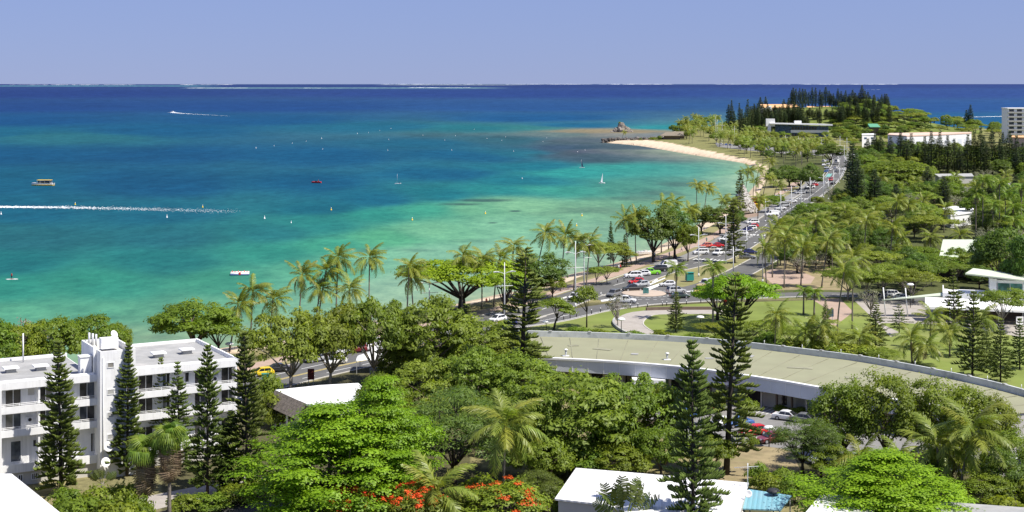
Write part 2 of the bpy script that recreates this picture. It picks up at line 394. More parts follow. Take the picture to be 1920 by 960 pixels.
def terrain_z(PX, PY):
    D = F*CAMZ/(PY-HOR); X = (PX-960)/F*D; Y = D
    # the test polygon was traced at sea level: row of this point if it lay at sea level
    row = HOR+F*(CAMZ-SEA)/D
    ins = inside(PX, row, LAND); d = shore_dist(X, Y)
    Z = np.where(ins, np.minimum(0, SEA+0.16*d), np.maximum(-7, SEA-0.12*d))
    Z = Z+hill(X, Y)*np.clip(d/40, 0, 1)*ins
    return X, Y, Z
def terrain_c(PX, PY, X, Y, Z):
    row = HOR+F*(CAMZ-SEA)/Y
    d = shore_dist(X, Y); n = vnoise(X/6, Y/6, 3, 4); n2 = vnoise(X/25, Y/25, 9, 3)
    sand = inside(PX, row+(n-0.5)*6, SANDP) | (Z < -0.7)
    c_s = np.array([0.57,0.455,0.335]); c_v = np.array([0.215,0.19,0.09]); c_f = np.array([0.085,0.080,0.040]); c_h = np.array([0.13,0.16,0.04])
    c = np.where((n2 > 0.5)[..., None], c_v, c_f*1.3+c_v*0.3)
    far = (Y > 900)[..., None]; c = np.where(far, c_v*0.6+c_h*0.4, c)
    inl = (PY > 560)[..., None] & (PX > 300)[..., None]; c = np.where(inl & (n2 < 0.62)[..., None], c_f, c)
    c = np.where((hill(X, Y) > 3)[..., None], c_h*(0.8+0.5*n)[..., None], c)
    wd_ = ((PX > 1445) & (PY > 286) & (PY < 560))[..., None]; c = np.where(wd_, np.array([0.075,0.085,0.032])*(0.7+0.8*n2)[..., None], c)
    wet = (Z < -1.35)[..., None]
    c = np.where(sand[..., None], np.where(wet, c_s*np.array([0.72,0.72,0.70]), c_s), c)
    return c*(0.85+0.3*n)[..., None]
def mat_ground():
    m, t, b = new_mat('ground_mix'); a = node(t, 'ShaderNodeAttribute', attribute_name='gcol')
    pos = worldpos(t)
    c = mixc(t, 1.0, a.outputs['Color'], ramp(t, noise(t, 0.9, 5, 0.65, pos), (0.72,0.72,0.72,1), (1.25,1.25,1.22,1), 0.3, 0.7), 'MULTIPLY')
    t.links.new(c, b.inputs['Base Color']); b.inputs['Roughness'].default_value = 0.95; b.inputs['Specular IOR Level'].default_value = 0.1
    bp = node(t, 'ShaderNodeBump'); bp.inputs['Strength'].default_value = 0.5; bp.inputs['Distance'].default_value = 0.3
    t.links.new(noise(t, 1.5, 4, 0.6, pos), bp.inputs['Height']); t.links.new(bp.outputs[0], b.inputs['Normal']); MAT['ground_mix'] = m
mat_ground()
rows = list(np.arange(205, 560, 1.6))+list(np.arange(560, 1010, 5))+[1050,1120,1250,1500,1700]
cols = [-900,-500,-250]+list(np.arange(-100, 2030, 5))+[2150,2300,2600]
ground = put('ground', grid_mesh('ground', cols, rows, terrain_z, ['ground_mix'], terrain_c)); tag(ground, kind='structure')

# sea: colour of the water body over sand, weed and deep bottom, given at places along the bay
CP = [(0,160,40,66,150),(960,160,40,66,150),(1900,160,46,72,158),(-800,165,34,70,152),(0,175,30,66,150),(960,175,36,72,158),(1700,175,46,82,168),(2600,175,46,82,168),
(0,200,30,76,150),(500,200,30,80,154),(1000,200,38,90,162),(1700,200,42,92,168),(0,225,28,88,148),(500,225,30,94,150),(1000,222,32,96,158),(1700,225,38,104,162),(1890,240,36,110,160),
(0,252,34,108,146),(120,258,48,118,140),(300,245,30,98,146),(700,238,38,112,148),(900,240,44,126,146),(1000,240,60,136,146),(1100,236,34,112,158),(1240,240,48,150,165),
(0,290,26,92,140),(300,290,28,92,142),(600,290,28,98,146),(800,270,36,106,142),(950,262,58,110,132),(960,285,42,120,148),(860,290,30,104,148),
(0,345,30,104,142),(300,345,26,92,138),(600,345,26,98,142),(850,330,28,104,146),(1000,310,34,124,150),(1000,345,34,126,150),(1100,325,52,160,162),
(1080,262,96,112,128),(1060,280,70,94,122),(1120,288,84,92,118),(1180,284,112,122,138),(1130,298,68,94,116),(1230,285,128,136,144),(1180,262,128,140,152),(1060,250,110,132,138),(1150,252,150,148,148),(1220,254,132,140,150),(1100,245,168,160,140),(1200,247,170,158,138),
(1200,318,58,164,162),(1300,322,62,160,158),(1380,325,96,178,160),(1280,345,66,142,140),(1200,352,74,150,142),(1340,355,84,160,146),(1390,350,150,200,182),
(0,395,30,106,140),(300,400,32,108,138),(600,390,30,112,140),(700,372,30,112,146),(850,368,34,128,148),(960,362,44,144,152),(1050,358,64,162,152),
(0,440,44,116,134),(300,440,42,116,134),(500,432,44,128,140),(600,420,50,146,148),(700,402,56,158,150),(800,394,74,176,156),(900,392,122,192,158),(1000,390,140,200,164),(1100,390,130,188,158),(1200,390,104,168,144),(1300,395,128,186,164),
(0,490,38,124,134),(300,485,40,128,134),(500,470,54,152,142),(600,455,72,172,150),(700,440,96,186,150),(800,430,128,198,164),(950,425,134,198,168),(1050,430,130,188,164),(1150,440,130,190,166),(1250,430,130,186,166),
(0,540,52,150,138),(200,535,56,152,138),(400,525,66,160,140),(600,505,94,180,154),(700,480,134,200,172),(800,470,142,202,176),(950,460,148,204,180),(1100,475,152,200,178),(1180,470,158,204,182),
(0,590,92,172,146),(200,585,88,168,144),(400,575,98,172,146),(550,560,112,180,156),(700,545,152,198,176),(800,530,156,202,180),(950,505,150,200,178),(1050,500,162,204,182),
(0,640,120,182,152),(200,630,128,178,150),(400,620,132,176,148),(550,605,142,184,158),(700,580,156,192,168),(850,560,166,196,174),(1000,530,172,200,180),(-800,400,34,108,140),(-800,640,80,150,140),(2600,300,60,120,150),(1430,330,165,205,185)]
cpa = np.array(CP, float); cl = np.array([lin(*c[2:])[:3] for c in CP])
def sea_z(PX, PY):
    D = F*(CAMZ-SEA)/(PY-HOR); return (PX-960)/F*D, D, np.full(PX.shape, SEA)
PATCH = [(905,376,70,3.2,.55),(870,383,45,2.4,.5),(966,396,14,1.6,.6),(924,418,12,1.4,.6),(1110,395,60,7,.30),(1240,362,70,6,.32),(1180,372,90,6,.25),(1270,345,60,6,.30),(1020,434,70,5,.25),(930,452,80,4,.22),(790,458,30,2.2,.22),(780,470,45,3,.25),(690,470,30,5,.25),(300,632,40,4,.25),(480,595,50,4,.12),(560,548,60,5,.12),(860,500,60,4,.15),(1150,430,60,5,.2),
         (1150,276,110,8,.30),(1080,290,90,6,.30),(1250,288,60,5,.25),(1130,302,70,4,.25),(830,252,90,5,.2),(960,258,60,4,.25),(1060,268,60,4,.25),(210,594,60,5,.10),(1010,400,40,4,.15),(700,494,60,4,.12)]
def sea_c(PX, PY, X, Y, Z):
    out = np.zeros(PX.shape+(3,)); wt = np.zeros(PX.shape)
    # flattened rows: distances weighted by where colours change fast
    u = PX/260.0; v = np.log(PY-HOR+6)*5.2
    wob = (vnoise(X/60, Y/160, 21, 3)-0.5)*0.5; v = v+wob*np.clip((PY-230)/60, 0, 1); u = u+wob*0.7
    for k in range(len(CP)):
        du = u-cpa[k, 0]/260.0; dv = v-np.log(cpa[k, 1]-HOR+6)*5.2
        q = 1.0/(du*du+dv*dv+0.02)**2.2; out += q[..., None]*cl[k]; wt += q
    c = out/wt[..., None]
    n1 = vnoise(X/14, Y/45, 31, 4); n2 = vnoise(X/40, Y/120, 5, 4)
    sh = np.clip((PY-330)/160, 0, 1)
    c = c*(1+(n2-0.5)*0.27+(n1-0.5)*0.14)[..., None]
    weed = np.array(lin(58,88,100)[:3])
    for (x, y, rx, ry, a) in PATCH:
        d = ((PX-x)/rx)**2+((PY-y)/ry)**2; e = np.clip((1.15-d*0.9-(n1-0.5)*3.2-(n2-.5)*1.5), 0, 1)*np.exp(-d*0.55)*min(1, a*1.5)
        c = c*(1-e[..., None])+weed*e[..., None]
    nr_ = np.clip((shore_dist(X, Y)), 0, 400); sf = (np.exp(-nr_/26)*0.6*(PY > 280))[..., None]; c = c*(1-sf)+np.array(lin(186,200,172)[:3])*sf
    # pale shallow bands over distant reefs, and sand bars
    def band(y0, h, x0, x1, col, a):
        e = np.exp(-((PY-y0-(n2-.5)*0.8)/h)**2)*np.clip((PX-x0)/60, 0, 1)*np.clip((x1-PX)/60, 0, 1)*a*(0.6+0.8*(n1-0.2))
        e = np.clip(e, 0, 1); return e[..., None], np.array(lin(*col)[:3])
    for b in (band(161.2, 0.9, -300, 420, (110,185,205), .9), band(165.0, 1.0, 330, 960, (150,200,205), .75), band(159.2, 0.7, 700, 1000, (200,205,195), .8), band(157.0+1.6, .5, 100, 1700, (120,150,200), .5)):
        c = c*(1-b[0])+b[1]*b[0]
    # reef flat drying brown off the point
    e = np.clip(1.3-((PX-1130)/130)**2-((PY-246)/4.0)**2+(n1-.5)*1.2, 0, 1)*np.clip((1290-PX)/30, 0, 1)
    c = c*(1-0.62*e[..., None])+0.62*e[..., None]*np.array(lin(172,150,122)[:3])
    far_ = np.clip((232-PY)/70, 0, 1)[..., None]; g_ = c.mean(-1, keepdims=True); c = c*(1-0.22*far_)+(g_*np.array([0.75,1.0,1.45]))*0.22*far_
    return c*0.47*np.array([0.92,0.98,0.86])
def mat_water():
    m, t, b = new_mat('sea_water'); a = node(t, 'ShaderNodeAttribute', attribute_name='gcol'); pos = worldpos(t)
    mp = node(t, 'ShaderNodeMapping'); mp.inputs['Scale'].default_value = (1.0, 0.55, 1.0); mp.inputs['Rotation'].default_value = (0,0,0.25)
    t.links.new(pos, mp.inputs[0])
    n = noise(t, 0.09, 6, 0.62, mp.outputs[0])
    c = mixc(t, 1.0, a.outputs['Color'], ramp(t, n, (0.80,0.84,0.87,1), (1.18,1.14,1.12,1), 0.3, 0.7), 'MULTIPLY')
    c = mixc(t, 1.0, c, ramp(t, noise(t, 0.32, 5, 0.7, mp.outputs[0]), (0.80,0.84,0.88,1), (1.22,1.16,1.12,1), 0.32, 0.68), 'MULTIPLY')
    d = node(t, 'ShaderNodeBsdfDiffuse'); t.links.new(c, d.inputs[0])
    g = node(t, 'ShaderNodeBsdfGlossy'); g.inputs['Roughness'].default_value = 0.22
    bp = node(t, 'ShaderNodeBump'); bp.inputs['Strength'].default_value = 0.55; bp.inputs['Distance'].default_value = 0.6
    t.links.new(noise(t, 0.35, 6, 0.65, mp.outputs[0]), bp.inputs['Height']); t.links.new(bp.outputs[0], g.inputs['Normal'])
    bp2 = node(t, 'ShaderNodeBump'); bp2.inputs['Strength'].default_value = 0.25; bp2.inputs['Distance'].default_value = 0.5
    t.links.new(noise(t, 0.35, 6, 0.65, mp.outputs[0]), bp2.inputs['Height']); t.links.new(bp2.outputs[0], d.inputs['Normal'])
    mx = node(t, 'ShaderNodeMixShader'); mx.inputs[0].default_value = 0.045
    t.links.new(d.outputs[0], mx.inputs[1]); t.links.new(g.outputs[0], mx.inputs[2])
    t.links.new(mx.outputs[0], t.nodes['Material Output'].inputs[0]); MAT['sea_water'] = m
mat_water()
rows = [157.55,157.8,158.1,158.5,159,159.5,160,160.6,161.2,161.8,162.5,163.2,164,164.6,165.2,166,167,168.5]+list(np.arange(170, 460, 1.5))+list(np.arange(460, 720, 3))+[740,780,900]
cols = [-3000,-1500,-800,-400,-200]+list(np.arange(-60, 1990, 4))+[2100,2400,3000,4500]
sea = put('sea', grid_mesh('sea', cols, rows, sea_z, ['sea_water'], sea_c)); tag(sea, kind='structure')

# ------------------------------------------------------------------ sheets on the ground
def sheet(name, poly_px, mat, z, parent=None, world=False):
    pts = [Vector(p) for p in poly_px] if world else [G(*p) for p in poly_px]
    for p in pts: p.z = 0
    tr = tessellate_polygon([pts]); m = MB(); m.add([(p.x, p.y, z) for p in pts], tr)
    me = m.mesh(name, mat)
    if me.polygons[0].normal.z < 0: me.flip_normals()
    o = put(name, me, parent)
    if parent is None: tag(o, kind='structure')
    return o
def strip_mesh(path, w, z, name, mat, off=0.0, dash=None):
    n = normals2(path); m = MB(); L = 0
    for i in range(len(path)-1):
        seg = (path[i+1]-path[i]).length
        if dash is None or (L % (dash[0]+dash[1])) < dash[0]:
            a, b = path[i]+n[i]*(off-w/2), path[i]+n[i]*(off+w/2); c, d = path[i+1]+n[i+1]*(off+w/2), path[i+1]+n[i+1]*(off-w/2)
            m.add([(p.x, p.y, z) for p in (a, d, c, b)], [(0,1,2,3)])
        L += seg
    return m.mesh(name, mat)
def strip(name, path, w, z, mat, parent=None, off=0.0, dash=None):
    o = put(name, strip_mesh(path, w, z, name, mat, off, dash), parent)
    if parent is None: tag(o, kind='structure')
    return o
def kerb(path, off, parent, mat='kerb_stone', w=0.3, h=0.13, name='kerb'):
    n = normals2(path); m = MB(); vs = []; fs = []
    for i, p in enumerate(path):
        for o_, z in ((-w/2, -0.05), (-w/2, h), (w/2, h), (w/2, -0.05)):
            q = p+n[i]*(off+o_); vs.append((q.x, q.y, z))
    for i in range(len(path)-1):
        for k in range(3): fs.append((i*4+k, i*4+k+1, i*4+k+5, i*4+k+4))
    m.add(vs, fs); return m.build(name, mat, parent)
def pxpath(pts, step=4.0): return spline([G(*p) for p in pts], step)
# lawns and verges
sheet('lawn', [(985,640),(1000,608),(1100,590),(1190,577),(1300,570),(1420,566),(1560,562),(1700,575),(1960,600),(2100,800),(1900,760),(1700,720),(1500,690),(1250,655),(1050,645)], 'lawn', 0.02)
sheet('verge', [(940,603),(1000,575),(1066,546),(1130,530),(1204,505),(1250,488),(1310,465),(1360,442),(1400,417),(1440,392),(1500,352),(1530,330),(1515,318),(1440,330),(1424,362),(1402,380),(1340,420),(1282,454),(1235,477),(1204,490),(1168,502),(1112,519),(1066,531),(1001,558),(930,573),(841,594),(720,622),(600,650),(481,676),(420,690),(440,705),(600,668),(720,644),(850,610)], 'verge', 0.015)
sheet('median', [(1225,520),(1262,504),(1300,500),(1330,494),(1372,476),(1400,456),(1425,436),(1450,425),(1455,440),(1428,478),(1395,496),(1360,514),(1320,530),(1285,540),(1248,540)], 'verge', 0.016)
sheet('verge', [(1440,520),(1480,470),(1540,480),(1600,545),(1500,543),(1445,545)], 'dry_grass', 0.014)
sheet('dry_slope', [(1290,835),(1390,828),(1480,838),(1500,880),(1450,905),(1300,900)], 'dry_grass', 0.02)
sheet('verge', [(1560,250.5),(1640,254),(1640,262),(1600,290),(1590,283),(1570,270)], 'verge', 0.02)
sheet('car_park', [(1340,268),(1450,276),(1540,274),(1560,282),(1545,292),(1470,288),(1400,282),(1345,275)], 'asphalt_light', 0.02)
sheet('car_park', [(1596,335),(1604,300),(1600,282),(1625,278),(1650,285),(1640,320),(1615,345)], 'asphalt_light', 0.02)
sheet('forecourt', [(1600,562),(1660,552),(1800,560),(1960,580),(1960,640),(1800,612),(1700,606),(1650,606),(1690,625),(1670,632),(1640,600)], 'paving', 0.024)
sheet('brick_path', [(1520,560),(1575,560),(1600,585),(1565,612),(1540,600),(1552,580)], 'paving_pink', 0.028)
sheet('plaza', [(1428,516),(1445,504),(1500,508),(1528,520),(1520,532),(1450,533)], 'paving_pink', 0.018)
prom = pxpath([(380,712),(481,685),(600,658),(720,630),(841,600),(930,579),(1001,563),(1063,541),(1110,527),(1160,512),(1200,497),(1240,482),(1300,460),(1350,436),(1395,405),(1440,375),(1480,352),(1515,325)], 5)
pr = strip('promenade', prom, 3.6, 0.03, 'paving_pink')
# roads
main = pxpath([(250,792),(380,752),(487,717),(600,690),(669,675),(720,662),(800,640),(870,619),(930,602),(975,589)], 3)
rd = strip('road', main, 12.6, 0.024, 'asphalt'); kerb(main, 6.4, rd); kerb(main, -6.4, rd)
strip('centre_line', main, 0.22, 0.030, 'yellow_line', rd, -1.6); strip('centre_line', main, 0.22, 0.030, 'yellow_line', rd, -1.15)
tag(strip('lane_marking', main, 0.18, 0.030, 'road_paint', rd, 2.0, (3,6)), kind='stuff'); tag(strip('lane_marking', main, 0.18, 0.030, 'road_paint', rd, -4.0, (3,6)), kind='stuff')
up = pxpath([(960,595),(1017,580),(1078,557),(1130,541),(1180,527),(1230,510),(1290,496),(1338,484),(1388,458),(1425,430),(1465,402),(1522,366),(1556,337),(1570,316),(1574,300),(1562,286),(1525,277)], 3)
r2 = strip('road', up, 9.6, 0.028, 'asphalt'); kerb(up, 5.6, r2); kerb(up[:int(len(up)*0.22)], -5.0, r2); kerb(up[int(len(up)*0.34):], -5.0, r2)
tag(strip('lane_marking', up, 0.22, 0.034, 'road_paint', r2, 0.0, (6,3)), kind='stuff'); strip('edge_line', up[len(up)//3:], 0.2, 0.034, 'road_paint', r2, 4.2); strip('edge_line', up[len(up)//3:], 0.2, 0.034, 'road_paint', r2, -4.2)
bay = [p for p in up if 405 < p.y < 800]
strip('parking_bay', bay, 5.2, 0.022, 'asphalt_light', r2, 7.6)
low = pxpath([(950,611),(1031,599),(1100,583),(1140,576),(1200,568),(1260,564),(1330,560),(1400,556),(1480,553),(1560,552),(1660,556),(1780,566)], 3)
r3 = strip('road', low, 7.6, 0.032, 'asphalt'); kerb(low, -4.0, r3); tag(strip('lane_marking', low, 0.2, 0.038, 'road_paint', r3, 0.2, (2,2)), kind='stuff'); strip('edge_line', low, 0.22, 0.038, 'road_paint', r3, -3.0)
side = pxpath([(1262,549),(1320,537),(1370,519),(1405,502),(1440,483),(1480,463),(1510,445)], 3)
r4 = strip('road', side, 7.4, 0.036, 'asphalt'); kerb(side[6:], 3.9, r4); kerb(side[6:], -3.9, r4)
# roundabout
RC = G(1207, 550.5)
rb = put('roundabout', None); bpy.data.objects.remove(rb)
m = MB(); N = 48; ring = [(RC.x+15.5*math.cos(2*math.pi*k/N), RC.y+15.5*math.sin(2*math.pi*k/N), 0.040) for k in range(N)]
m.add(ring, [tuple(range(N))]); rb = m.build('roundabout', 'asphalt'); tag(rb, kind='structure')
m = MB(); m.lathe([(5.3,0.0),(5.3,0.17),(5.0,0.20),(0.0,0.32)], 40, (RC.x, RC.y, 0.03)); m.build('traffic_island', 'island_pink', rb)
m = MB()
for k in range(30):
    a = 2*math.pi*k/30; m.box((RC.x+6.6*math.cos(a), RC.y+6.6*math.sin(a), 0.046), (0.9,0.22,0.006), a+math.pi/2)
for k in range(36):
    a = 2*math.pi*k/36
    if math.sin(a) < 0.3: m.box((RC.x+10.2*math.cos(a), RC.y+10.2*math.sin(a), 0.046), (0.9,0.22,0.006), a+math.pi/2)
tag(m.build('lane_marking', 'road_paint', rb), kind='stuff')
# painted islands and arrows near the roundabout
for poly in ([(1222,529),(1232,523),(1234,524.5),(1224,531)],[(1208,541),(1238,531),(1242,534),(1215,545)],[(1126,563),(1150,559),(1152,563),(1128,566)],[(1214,534),(1246,521),(1248,522),(1216,536)],[(1262,548),(1300,545),(1300,546.5),(1262,550)],[(1050,560),(1062,556),(1063,558),(1051,562.5)]):
    sheet('painted_island', poly, 'road_paint', 0.046, rb)
# crossings: each stripe a piece
def crossing(pc, along, road, n, w=0.55, L=3.2, gap=0.6, z=0.044):
    d = Vector((math.cos(along), math.sin(along), 0))
    for k in range(n):
        q = pc+d*((k-(n-1)/2)*(w+gap)); m = MB(); m.box((0,0,0), (w, L, 0.006)); o = m.build('crosswalk_stripe', 'road_paint', road)
        o.location = (q.x, q.y, z); o.rotation_euler = (0,0,along)
def updir(i): d = up[i+1]-up[i-1]; return math.atan2(d.y, d.x)
def nearest(path, p): return min(range(1, len(path)-1), key=lambda i: (path[i]-p).length)
for px, py in ((1338,488),(1408,441),(1512,372.5),(1577,316)):
    i = nearest(up, G(px, py)); crossing(up[i], updir(i)-math.pi/2, r2, 8)
i = nearest(up, G(1553,328)); seg = up[i-6:i+5]; strip('turquoise_lane', seg, 2.4, 0.036, 'turquoise_paint', r2, 2.4)
# plaza path with low curving walls beside the roundabout lawn
walk = pxpath([(1216,632),(1190,619),(1178,607),(1186,596),(1206,588),(1240,585.5),(1300,585),(1360,585),(1400,586)], 2)
wk = strip('footpath', walk, 6.0, 0.05, 'paving'); kerb(walk[:len(walk)//2], 3.1, wk, 'concrete', 0.45, 0.55, 'low_wall'); kerb(walk, -3.1, wk, 'kerb_stone', 0.25, 0.12)
kerb(walk[int(len(walk)*.62):], 3.1, wk, 'wall_brown', 0.5, 0.7, 'low_wall')
# foreground paving
sheet('car_park', [(1200,775),(1280,748),(1400,752),(1520,768),(1700,800),(1960,842),(1960,900),(1640,872),(1540,866),(1470,842),(1400,832),(1290,832),(1210,810)], 'asphalt_light', 0.024)
sheet('lane', [(200,1010),(240,975),(330,952),(480,930),(560,918),(720,905),(760,1010)], 'asphalt_dark', 0.02)
sheet('forecourt', [(150,965),(230,940),(330,920),(480,890),(520,905),(480,924),(330,946),(230,972)], 'paving', 0.024)
for k in range(16):
    a, b = G(1400+k*9, 772+k*1.2), G(1422+k*9, 762+k*1.2)
    if k < 8: strip('bay_line', [a, (a+b)/2, b], 0.14, 0.03, 'road_paint', bpy.data.objects['car_park.002'] if 'car_park.002' in bpy.data.objects else None)
# ------------------------------------------------------------------ vegetation meshes (shared between individuals)
def unit(rng, n):
    v = rng.normal(size=(n, 3)); return v/np.linalg.norm(v, axis=1, keepdims=True)
def leaf_quads(C, Nn, L, W, rng, tint, droop=0.0):
    "one folded diamond leaf per centre: C centres, Nn normals"
    n = len(C); t = unit(rng, n); t -= (t*Nn).sum(1)[:, None]*Nn; t /= np.linalg.norm(t, axis=1, keepdims=True)+1e-9
    t[:, 2] -= droop; b = np.cross(Nn, t)
    L = L*(0.7+0.6*rng.random(n))[:, None]; W = W*(0.7+0.6*rng.random(n))[:, None]
    V = np.stack([C-t*L*0.5, C+b*W*0.5+Nn*W*0.12, C+t*L*0.5, C-b*W*0.5+Nn*W*0.12], 1).reshape(-1, 3)
    Fc = np.arange(n*4).reshape(n, 4)[:, ::-1]
    return V, Fc, np.repeat(tint, 4)
def branch_paths(rng, base, clumps, trunk_h, r0, nmain=5, spread=0.5, mat='bark', lean=(0,0)):
    "trunk splitting into limbs that reach for the foliage clumps"
    m = MB(); top = Vector((lean[0], lean[1], trunk_h))
    m.tube([(0,0,-0.3), (lean[0]*0.3, lean[1]*0.3, trunk_h*0.5), top], [r0*1.25, r0, r0*0.8], 8)
    idx = rng.permutation(len(clumps))[:nmain]
    for k in idx:
        c = Vector(clumps[k]); mid = top.lerp(c, 0.5)+Vector((rng.normal()*0.3, rng.normal()*0.3, 0.4)); 
        m.tube([top-Vector((0,0,0.3)), top.lerp(mid, 0.5)+Vector((0,0,-0.15)), mid, c], [r0*0.62, r0*0.45, r0*0.32, r0*0.1], 6)
        for q in range(2):
            k2 = int(rng.integers(len(clumps))); c2 = Vector(clumps[k2])
            if (c2-mid).length < 6: m.tube([mid, mid.lerp(c2, 0.55)+Vector((0,0,0.2)), c2], [r0*0.26, r0*0.18, r0*0.06], 5)
    return m.mesh('trunk', mat)
def crown_clumps(rng, n, rx, rz, z0, flat=0.0, shell=0.55, floor=-0.6):
    "clump centres in an ellipsoid, biased to its shell; flat squashes the underside"
    out = []
    while len(out) < n:
        d = unit(rng, 1)[0]; r = shell+(1-shell)*rng.random()**0.7
        if d[2] < floor: continue
        p = d*r; out.append((p[0]*rx, p[1]*rx, z0+p[2]*rz*(1 if p[2] > 0 else 1-flat)))
    return np.array(out)
def foliage(rng, clumps, rc, per, L, W, zflat=0.75, up=0.5, dens=0.85, droop=0.1, tintfun=None, ragged=0.25):
    global SHN
    Vs, Fs, Ts, off = [], [], [], 0; Ss = []; cc = clumps.mean(0); ext = np.abs(clumps-cc).max(0)+0.5; cc = cc-np.array([0,0,ext[2]*0.5])
    zc = clumps[:, 2]; zr = (zc-zc.min())/(np.ptp(zc)+1e-6)
    for i, c in enumerate(clumps):
        n = max(6, int(per*(0.7+0.6*rng.random()))); r = rc*(0.65+0.7*rng.random())
        d = unit(rng, n); d[:, 2] = np.abs(d[:, 2])*0.9+d[:, 2]*0.1-0.12
        rad = r*(dens+(1-dens)*rng.normal(size=n)+ragged*rng.normal(size=n)*0.5)
        C = c+d*rad[:, None]*np.array([1, 1, zflat])
        Nn = d*1.0+unit(rng, n)*0.6; Nn[:, 2] += up; Nn /= np.linalg.norm(Nn, axis=1, keepdims=True)
        tc = rng.random()*0.45
        cd = (C-cc)/ext; cd /= np.linalg.norm(cd, axis=1, keepdims=True)+1e-9
        sn = d*0.55+cd*0.45+Nn*0.45+np.array([0,0,0.25]); sn /= np.linalg.norm(sn, axis=1, keepdims=True); Ss.append(np.repeat(sn, 4, 0))
        t = np.clip(tc+0.35*rng.random(n)+0.18*rng.normal(size=n), 0, 1)
        V, Fc, T = leaf_quads(C, Nn, L, W, rng, t, droop); Vs.append(V); Fs.append(Fc+off); Ts.append(T); off += len(V)
    SHN = np.concatenate(Ss)   # soft leaf normals of the last foliage built
    return np.concatenate(Vs), np.concatenate(Fs), np.concatenate(Ts)
KIND = {}   # kind -> list of (height, width, [(part name, mesh)])
def reg(kind, h, wd, parts): KIND.setdefault(kind, []).append((h, wd, parts))
def broad(kind, seed, mat, bark, nc, rx, rz, z0, rc, per, L, W, r0=0.28, th=None, flat=0.3, shell=0.55, floor=-0.6, zflat=0.75, up=0.5, nmain=7, droop=0.1, lean=(0,0), ragged=0.25, dens=0.85):
    rng = np.random.default_rng(seed); cl_ = crown_clumps(rng, nc, rx, rz, z0, flat, shell, floor)
    # lobes: push whole sectors in and out for an uneven outline
    a = np.arctan2(cl_[:, 1], cl_[:, 0]); ph = rng.random(4)*6.28
    k = 1+0.16*np.sin(2*a+ph[0])+0.12*np.sin(3*a+ph[1])+0.08*np.sin(5*a+ph[2]); cl_[:, 0] *= k; cl_[:, 1] *= k
    cl_[:, 2] += rz*0.12*np.sin(2*a+ph[3])
    V, Fc, T = foliage(rng, cl_, rc, per, L, W, zflat, up, dens, droop, ragged=ragged)
    crown = np_mesh('crown', V, Fc, [mat], T, normals=SHN)
    trunk = branch_paths(rng, None, cl_, th if th else max(1.0, z0-rz*0.8), r0, nmain, mat=bark, lean=lean)
    h = V[:, 2].max()*0.985; wd = np.ptp(np.percentile(V[:, 0], [1, 99]))
    reg(kind, h, wd, [('trunk', trunk), ('crown', crown)])
for s in range(2):   # big layered bright tree (sea almond)
    rng = np.random.default_rng(40+s); cl_ = []
    for lv in range(11):
        z = 2.6+lv*1.22; f = min(1.0, 0.62+0.5*math.sin(math.pi*min(1, (lv+1.5)/10.5)))*(1.0 if lv < 7 else (1-(lv-6)*0.17))
        for k in range(int(40*f)+5):
            a = rng.random()*6.283; r = 9.0*f*math.sqrt(0.05+0.95*rng.random())*(1+0.10*math.sin(3*a+lv)); cl_.append((r*math.cos(a), r*math.sin(a), z+rng.normal()*0.28-0.022*r*r*0.35))
    cl_ = np.array(cl_); V, Fc, T = foliage(rng, cl_, 1.6, 150, 0.36, 0.24, 0.34, 1.3, 0.7, 0.05, ragged=0.5)
    reg('almond', V[:, 2].max(), np.ptp(np.percentile(V[:, 0], [1, 99])), [('trunk', branch_paths(rng, None, cl_, 5.0, 0.42, 12, mat='bark')), ('crown', np_mesh('crown', V, Fc, ['leaf_bright'], T, normals=SHN))])
for s in range(3): broad('olive', 50+s, 'leaf_olive', 'bark_pale', 120, 5.6, 3.3, 5.6, 1.05, 80, 0.42, 0.24, 0.26, 2.4, 0.35, 0.72, -0.45, 0.8, 0.4, 10)
for s in range(3): broad('mango', 60+s, 'leaf_olive', 'bark', 230, 6.2, 5.2, 5.6, 0.95, 75, 0.50, 0.22, 0.30, 2.2, 0.05, 0.72, -0.97, 0.85, 0.5, 10, 0.25)
for s in range(3): broad('dark', 70+s, 'leaf_dark', 'bark_dark', 110, 5.0, 4.2, 6.0, 1.15, 80, 0.42, 0.26, 0.30, 2.2, 0.35, 0.65, -0.6, 0.8, 0.5, 8)
for s in range(3): broad('green', 80+s, 'leaf_mid', 'bark', 110, 5.2, 3.4, 5.6, 1.1, 80, 0.42, 0.26, 0.28, 2.3, 0.35, 0.65, -0.55, 0.8, 0.5, 8)
for s in range(2): broad('banyan', 90+s, 'leaf_bright', 'bark_dark', 130, 7.0, 2.7, 6.8, 1.25, 80, 0.40, 0.26, 0.48, 2.4, 0.5, 0.6, -0.35, 0.65, 0.6, 12)
for s in range(3): broad('acacia', 100+s, 'leaf_acacia', 'bark_pale', 110, 6.2, 1.7, 5.4, 1.15, 85, 0.34, 0.20, 0.24, 2.2, 0.6, 0.35, -0.3, 0.42, 0.8, 9)
for s in range(2): broad('feather', 110+s, 'leaf_feather', 'bark_dark', 150, 6.0, 4.2, 6.0, 1.25, 90, 0.40, 0.12, 0.3, 2.5, 0.3, 0.5, -0.6, 0.40, 0.9, 8)
for s in range(3): broad('clumpy', 120+s, 'leaf_dark', 'bark', 75, 5.2, 4.6, 6.2, 1.25, 130, 0.40, 0.24, 0.28, 2.2, 0.2, 0.6, -0.8, 1.0, 0.45, 8, ragged=0.5)
for s in range(2): broad('grove', 125+s, 'leaf_mid', 'bark', 80, 5.2, 4.6, 6.2, 1.25, 130, 0.40, 0.24, 0.28, 2.2, 0.2, 0.6, -0.8, 1.0, 0.45, 8, ragged=0.5)
